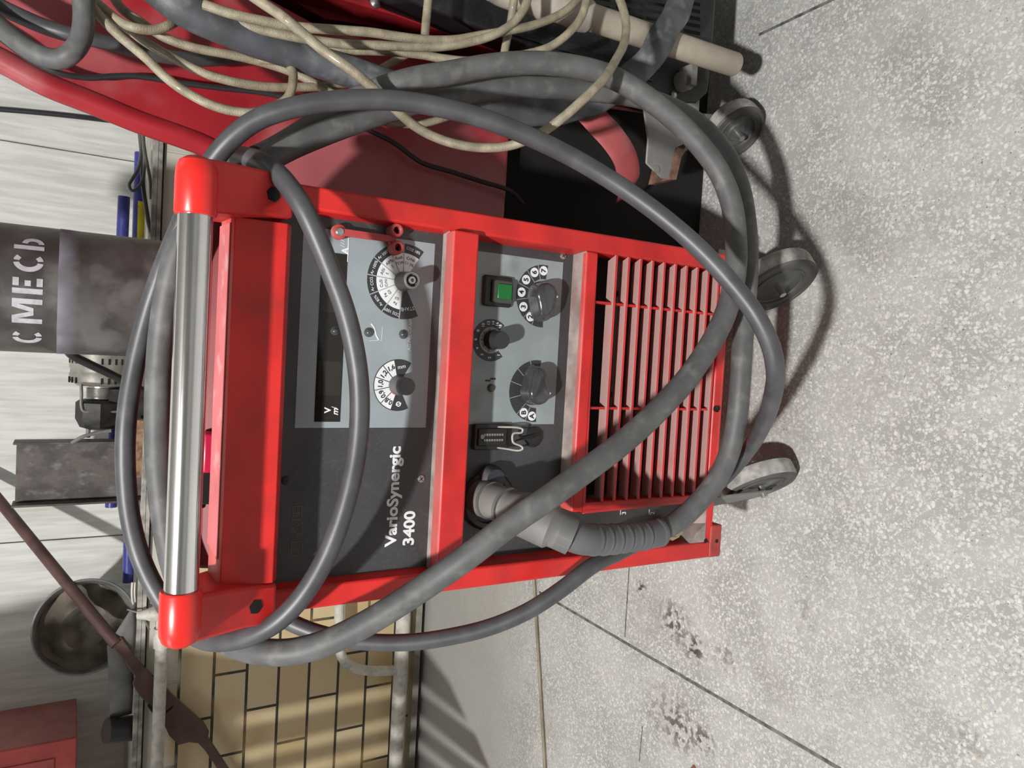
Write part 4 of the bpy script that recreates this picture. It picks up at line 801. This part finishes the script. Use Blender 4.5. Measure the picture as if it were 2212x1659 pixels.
# alternator
AL = mat('cast_aluminium', (.30, .285, .25), .5, .3, var=.15, vscale=30, dirt=.5, dirtcol=(.1, .09, .07), bump=.4, bscale=60)
DK = mat('oily_cast_iron', (.032, .030, .024), .5, .3, var=.3, vscale=25, dirt=.4, bump=.5, bscale=50)
ca = Y(262, 815, 1.60); r_ = .078; cz = ZL+r_+.035
AT = thing('alternator', (ca.x, 1.60, ZL), 'grimy car alternator with ribbed pulley lying on the ledge between bottle and channel', 'alternator')
def ax_(x): return Matrix.Translation((x, 1.60, cz))@Matrix.Rotation(R(-90), 4, 'Y')
xa = Y(262, 772, 1.60).x
a = M(); a.lathe([(0, -.05), (r_*.8, -.05), (r_, -.035), (r_, .03), (r_*.97, .034), (r_*.97, .045), (r_, .05), (r_*.96, .070), (r_*.75, .082), (0, .082)], ax_(xa), 40); al = a.obj('housing', AL, AT)
a = M()
for i in [k for k in range(28) if k % 7 < 4]:
    an = 2*pi*i/28; p = Vector((xa-.0, 1.60+cos(an)*r_*1.0, cz+sin(an)*r_*1.0)); 
    for xo in (-.012, -.066): a.box(-.008, .008, -.0022, .0022, -.002, .0010, Matrix.Translation((xa+xo, p.y, p.z))@Matrix.Rotation(pi/2-an, 4, 'X'))
a.obj('vent_slots', VOID, al)
a = M(); pr = [(0, .082), (.030, .082), (.030, .088)]
for i in range(7): pr += [(.036, .089+.004*i), (.033, .091+.004*i)]
pr += [(.037, .119), (.020, .119), (.018, .112), (0, .112)]
a.lathe(pr, ax_(xa), 36); a.obj('pulley', STL, al)
a = M(); a.lathe([(0, .122), (.050, .122), (.060, .13), (.060, .175), (.048, .20), (.03, .206), (0, .206)], ax_(xa), 8); a.box(xa-.185, xa-.09, 1.56, 1.64, ZL+.002, cz-.02); a.obj('rear_casting', DK, AT)
a = M(); q = path([(175, 826, 1.56), (176, 850, 1.56), (176, 876, 1.56), (180, 887, 1.56), (200, 889, 1.56), (240, 889, 1.56), (268, 889, 1.56)]); a.tube(spline(q, .004), .0045, 8, flat=(.010, .0042), up=Vector((0, -1, 0))); a.obj('bent_bracket', GRY, AT)
a = M(); a.tube(spline(path([(214, 900, 1.60), (200, 905, 1.60), (192, 920, 1.60), (190, 945, 1.60)]), .004), .006, 8); a.obj('wiring_stub', GRY, AT); a = M(); a.tube(spline(path([(240, 930, 1.52), (210, 935, 1.52), (180, 943, 1.52), (155, 957, 1.53)]), .004), .005, 8); a.obj('wiring_stub', GRY, AT)
# brown block below the channel and alternator
a = M(); q0, q1 = Y(318, 905, 1.515), Y(318, 1028, 1.515); a.box(q1.x, q0.x, 1.485, 1.528, ZL, ZL+.034)
tag(a.obj('fireclay_block', mat('crumbly_brown', (.30, .18, .11), .9, var=.25, vscale=50, patch=.6, patchcol=(.40, .27, .17), pscale=60, bump=.8, bscale=120), bevel=.004), 'crumbly brown block on the ledge in front of the steel channel', 'block')
# blue bars
BLUE = mat('blue_lacquer', (.045, .05, .26), .35, var=.1, patch=.25, patchcol=(.15, .16, .35), pscale=60)
YLW = mat('yellow_label', (.72, .60, .03), .5, patch=.4, patchcol=(.15, .12, .02), pscale=70)
b0, b1 = Y(268, 425, 1.72), Y(240, 1095, 1.72)
a = M(); a.cyl(b0, b1, .0165, n=28); tag(a.obj('blue_bar', BLUE), 'long blue round bar higher on the wall ledge, passing behind bottle and channel', 'bar')
b2, b3 = Y(303, 330, 1.64), Y(276, 1257, 1.64); dd = (b3-b2).normalized()
a = M(); a.cyl(b2, b3, .0150, n=28); bb = tag(a.obj('blue_bar', BLUE), 'long blue round bar with yellow label, the lower of two on the ledge', 'bar')
l0 = Y(301, 436, 1.64); a = M(); a.cyl(l0, l0+dd*.12, .0154, n=28); a.obj('label_sleeve', YLW, bb)['label'] = 'yellow label'
DKC = mat('dark_grey_lead', (.07, .07, .065), .5, dust=.3)
cable('thin_lead', [(300, 262, 1.62), (306, 330, 1.60), (309, 400, 1.58), (316, 450, 1.56), (322, 486, 1.54), (332, 520, 1.53)], .006, BCAB, 'black lead lying along the ledge behind the iron edge', 'cable', n=8)
cable('thin_lead', [(303, 280, 1.58), (304, 330, 1.58), (298, 365, 1.56), (285, 388, 1.56), (279, 400, 1.56), (285, 412, 1.56), (299, 404, 1.56), (309, 385, 1.56), (312, 345, 1.56), (308, 290, 1.56)], .0042, DKC, 'grey lead doubled into a narrow loop against the lower blue bar', 'cable', n=8)
cable('thin_lead', [(308, 262, 1.55), (312, 320, 1.54), (318, 355, 1.53), (324, 388, 1.52), (326, 430, 1.52)], .0045, DKC, 'grey lead hanging along the ledge below the looped one', 'cable', n=8)
cable('wall_cable', [(-40, 233, 1.89), (60, 241, 1.89), (160, 251, 1.89), (250, 262, 1.89), (298, 268, 1.80), (306, 280, 1.70)], .0078, BCAB, 'black cable running straight down the white wall to the ledge', 'cable', n=10)
cable('bottle_rod', [(140, 745, .86), (152, 764, .87), (190, 785, .90), (230, 804, .93), (272, 825, .96), (300, 840, .98), (330, 852, 1.0)], .0085, BCAB, 'thin black rod-like hose sticking out from behind the gas bottle', 'hose', n=12)
# bucket of hardened mortar lying on its side
BK = mat('grey_bucket_plastic', (.20, .205, .195), .55, var=.15, vscale=12, patch=.6, patchcol=(.42, .42, .39), pscale=12, dirt=.4, dirtcol=(.07, .06, .05))
MR = mat('set_mortar', (.145, .125, .10), .9, var=.2, vscale=18, patch=.6, patchcol=(.27, .23, .18), pscale=10, bump=1, bscale=25)
bc = Y(195, 1352, 1.53); br = .128
axd = (Vector((-.33, 1, -.10))).normalized(); mt = Matrix.Translation((bc.x, 1.53, ZL+br+.006))@axd.to_track_quat('Z', 'Y').to_matrix().to_4x4()
a = M(); a.lathe([(br-.006, .004), (br-.004, -.001), (br, -.001), (br+.002, .010), (br-.001, .014), (br-.003, .03), (br-.022, .22), (0, .22)], mt, 56); a.lathe([(br-.006, .004), (br-.012, .05)], mt, 56)
bk = tag(a.obj('mortar_bucket', BK, recalc=False), 'grey bucket of dried mortar lying on its side on the ledge', 'bucket')
a = M(); rng = [( (br-.010)*k, .045+.010*sin(k*9)-.012*(1-k)) for k in (1, .85, .7, .5, .3, .15)]; a.lathe(rng+[(0, .03)], mt, 40)
for v in a.bm.verts: v.co += Vector((0, .008*math.sin(v.co.x*70+v.co.z*35)+.006*sin(v.co.z*90), 0))
a.obj('dried_mortar', MR, bk)
# grey rubber sheet folded over in front of the bucket
SH = mat('grey_sheet', (.16, .16, .15), .75, var=.15, vscale=15, dirt=.4)
a = M(); rows = []
ctr = [((232, 1395), (292, 1300), 1.455), ((234, 1425), (293, 1350), 1.455), ((236, 1470), (289, 1420), 1.46), ((238, 1510), (287, 1490), 1.475), ((238, 1552), (284, 1540), 1.50)]
for (p, q, y) in ctr: rows.append([Y(p[0]+(q[0]-p[0])*k/6, p[1]+(q[1]-p[1])*k/6, y-.012*sin(pi*k/6)+.01*(1-k/6)) for k in range(7)])
sp_ = []
for c in zip(*rows): sp_.append(spline(list(c), .02))
n_ = min(len(s) for s in sp_); cols = [[s[int(i*(len(s)-1)/(n_-1))] for i in range(n_)] for s in sp_]
g2 = [[a.bm.verts.new(v) for v in c] for c in cols]
for i in range(len(g2)-1):
    for j in range(n_-1): a.bm.faces.new([g2[i][j], g2[i][j+1], g2[i+1][j+1], g2[i+1][j]])
so_ = a.obj('rubber_sheet', SH, recalc=True, sharp=1.5); sm = so_.modifiers.new('thick', 'SOLIDIFY'); sm.thickness = .003
tag(so_, 'grey rubber sheet curled on the ledge in front of the bucket', 'sheet')
# short black pipe
s0, s1 = Y(286, 1577, 1.49), Y(221, 1584, 1.47)
a = M(); a.lathe([(0, 0), (.0335, 0), (.034, .002), (.034, (s1-s0).length-.002), (.0325, (s1-s0).length), (0, (s1-s0).length)], Matrix.Translation((s0.x, 1.50, ZL+.0))@(s1-s0).to_track_quat('Z', 'Y').to_matrix().to_4x4(), 36)
tag(a.obj('pipe_stub', mat('black_pipe', (.03, .03, .034), .5, var=.1)), 'short black pipe stub standing on the ledge under the red box', 'pipe')
a = M(); p = Y(262, 1258, 1.47); 
a = M(); q = [Y(285, 1262, 1.475), Y(285, 1300, 1.475), Y(300, 1302, 1.475)]
a.tube(spline([Y(286, 1258, 1.472), Y(285, 1280, 1.470), Y(288, 1303, 1.470), Y(295, 1308, 1.470)], .004), .0032, 8); a.tube(spline([Y(292, 1258, 1.466), Y(291, 1282, 1.464), Y(293, 1306, 1.464)], .004), .0024, 8); tag(a.obj('pale_wire', mat('pale_wire', (.62, .60, .52), .5)), 'pair of pale bent wires on the iron ledge edge near the bucket', 'wire')
# red hose-reel box at the left
YF = 1.62
xr = Y(165, 1509, YB).x; zb = Y(165, 1509, YB).z
xf = xr; fz = zb
rb = thing('wall_box', (xr-.2, YB-.1, zb), 'red sheet-metal box hanging on the white wall at the lower left corner', 'box')
yf = min([YB-.005*i for i in range(10, 120)], key=lambda y: abs(Y(164, 1594, y).x-xr))
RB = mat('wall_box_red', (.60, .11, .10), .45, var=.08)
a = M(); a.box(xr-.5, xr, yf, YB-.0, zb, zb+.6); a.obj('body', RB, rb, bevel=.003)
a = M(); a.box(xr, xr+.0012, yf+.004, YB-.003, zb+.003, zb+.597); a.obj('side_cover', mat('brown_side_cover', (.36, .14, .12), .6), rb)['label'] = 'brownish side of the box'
a = M(); p = Y(118, 1637, yf); a.box(p.x-.40, p.x, yf-.004, yf, p.z, zb+.5); dr = a.obj('door', mat('wall_box_door', (.62, .14, .13), .45, dirt=.5, dirtcol=(.15, .03, .03)), rb, bevel=.002)
a = M(); p2_ = Y(100, 1656, yf); a.lathe([(.012, 0), (.012, .008), (0, .01)], frontm(p2_.x-.02, yf-.004, p2_.z), 16); a.obj('lock', BLK, dr)
# brown lever leaning on the ledge
LV = mat('oxide_brown_paint', (.10, .052, .045), .45, var=.15, patch=.3, patchcol=(.17, .11, .10), pscale=20)
def lv(ix, iy): t = (ix+40)/540.0; return Y(ix, iy, 1.40+.018*0-.0*t)
q0, q1 = Y(-60, 1010, 1.86), Y(252, 1392, 1.437)
LE = thing('jack_lever', tuple(q1), 'long brown steel lever with flat wide foot leaning diagonally across bucket and ledge', 'lever')
a = M(); a.cyl(q0, q1, .0150, .0155, n=24); a.obj('rod', LV, LE)
out_ = [(238, 1388), (262, 1376), (292, 1420), (322, 1452), (352, 1478), (372, 1500), (440, 1560), (452, 1580), (450, 1592), (500, 1668), (530, 1710), (505, 1725), (462, 1650), (443, 1622), (428, 1606), (408, 1604), (386, 1610), (366, 1590), (352, 1560), (318, 1520), (300, 1502), (286, 1478), (291, 1462), (270, 1430), (252, 1408)]
a = M(); a.prism([Y(x, y, 1.437) for x, y in out_], (0, .008, 0)); a.obj('flat_foot', LV, LE, bevel=.002)
a = M(); a.prism([Y(x, y, 1.4362) for x, y in ((318, 1524), (322, 1520), (334, 1536), (330, 1542))], (0, .001, 0)); a.obj('slot', VOID, LE); a = M(); a.prism([Y(x, y, 1.4362) for x, y in ((358, 1537), (368, 1528), (375, 1524), (372, 1530), (360, 1540))], (0, .001, 0)); a.obj('slot', VOID, LE)
# rod on the floor
a = M(); f0, f1 = Z(1153, 1240, .005), Z(1181, 1720, .005); a.cyl(f0, f1, .0042, n=10); tag(a.obj('floor_rod', mat('dull_brass_rod', (.26, .22, .15), .5, .3, var=.2)), 'thin tan metal rod lying straight on the floor near the wall', 'rod')
a = M(); p = Z(1500, 1656, .003); a.cyl(p, p+Vector((-.02, .012, .001)), .0032, n=10); tag(a.obj('copper_piece', mat('copper', (.4, .18, .10), .4, .8)), 'tiny copper tube piece on the floor at the left edge', 'tube')
a = M(); p = Z(1605, 455, .002); a.box(p.x-.004, p.x+.004, p.y-.002, p.y+.002, 0, .002); tag(a.obj('metal_crumb', STL), 'tiny shiny metal crumb on the floor left of the small caster', 'scrap')
# unseen sheet and bars added at left to throw striped shade on the wall
RK = thing('shade_caster', (-1.2, .6, 0), 'added shade caster of grey sheet and upright bars, unseen, left of the view', 'shade caster')
RYC = .6
a = M(); a.prism([(-.79, RYC, 1.95), (-.742, RYC, 1.66), (-.80, RYC, 1.42), (-.852, RYC, 1.265), (-1.6, RYC, 1.25), (-1.6, RYC, 1.62), (-1.082, RYC, 1.66), (-1.082, RYC, 1.95)], (0, .003, 0)); a.obj('shade_sheet', GRY, RK)
for pts in ([(-.848, 1.27), (-.872, .95), (-.896, .81), (-.93, .66), (-.992, .55), (-.992, 1.27)], [(-1.009, 1.26), (-1.009, .50), (-1.073, .40), (-1.073, 1.26)], [(-1.091, 1.26), (-1.091, .38), (-1.135, .30), (-1.135, 1.26)], [(-1.157, 1.26), (-1.157, .0), (-1.6, .0), (-1.6, 1.26)]):
    a = M(); a.prism([(x, RYC, z) for x, z in pts], (0, .003, 0)); a.obj('shade_bar', GRY, RK)
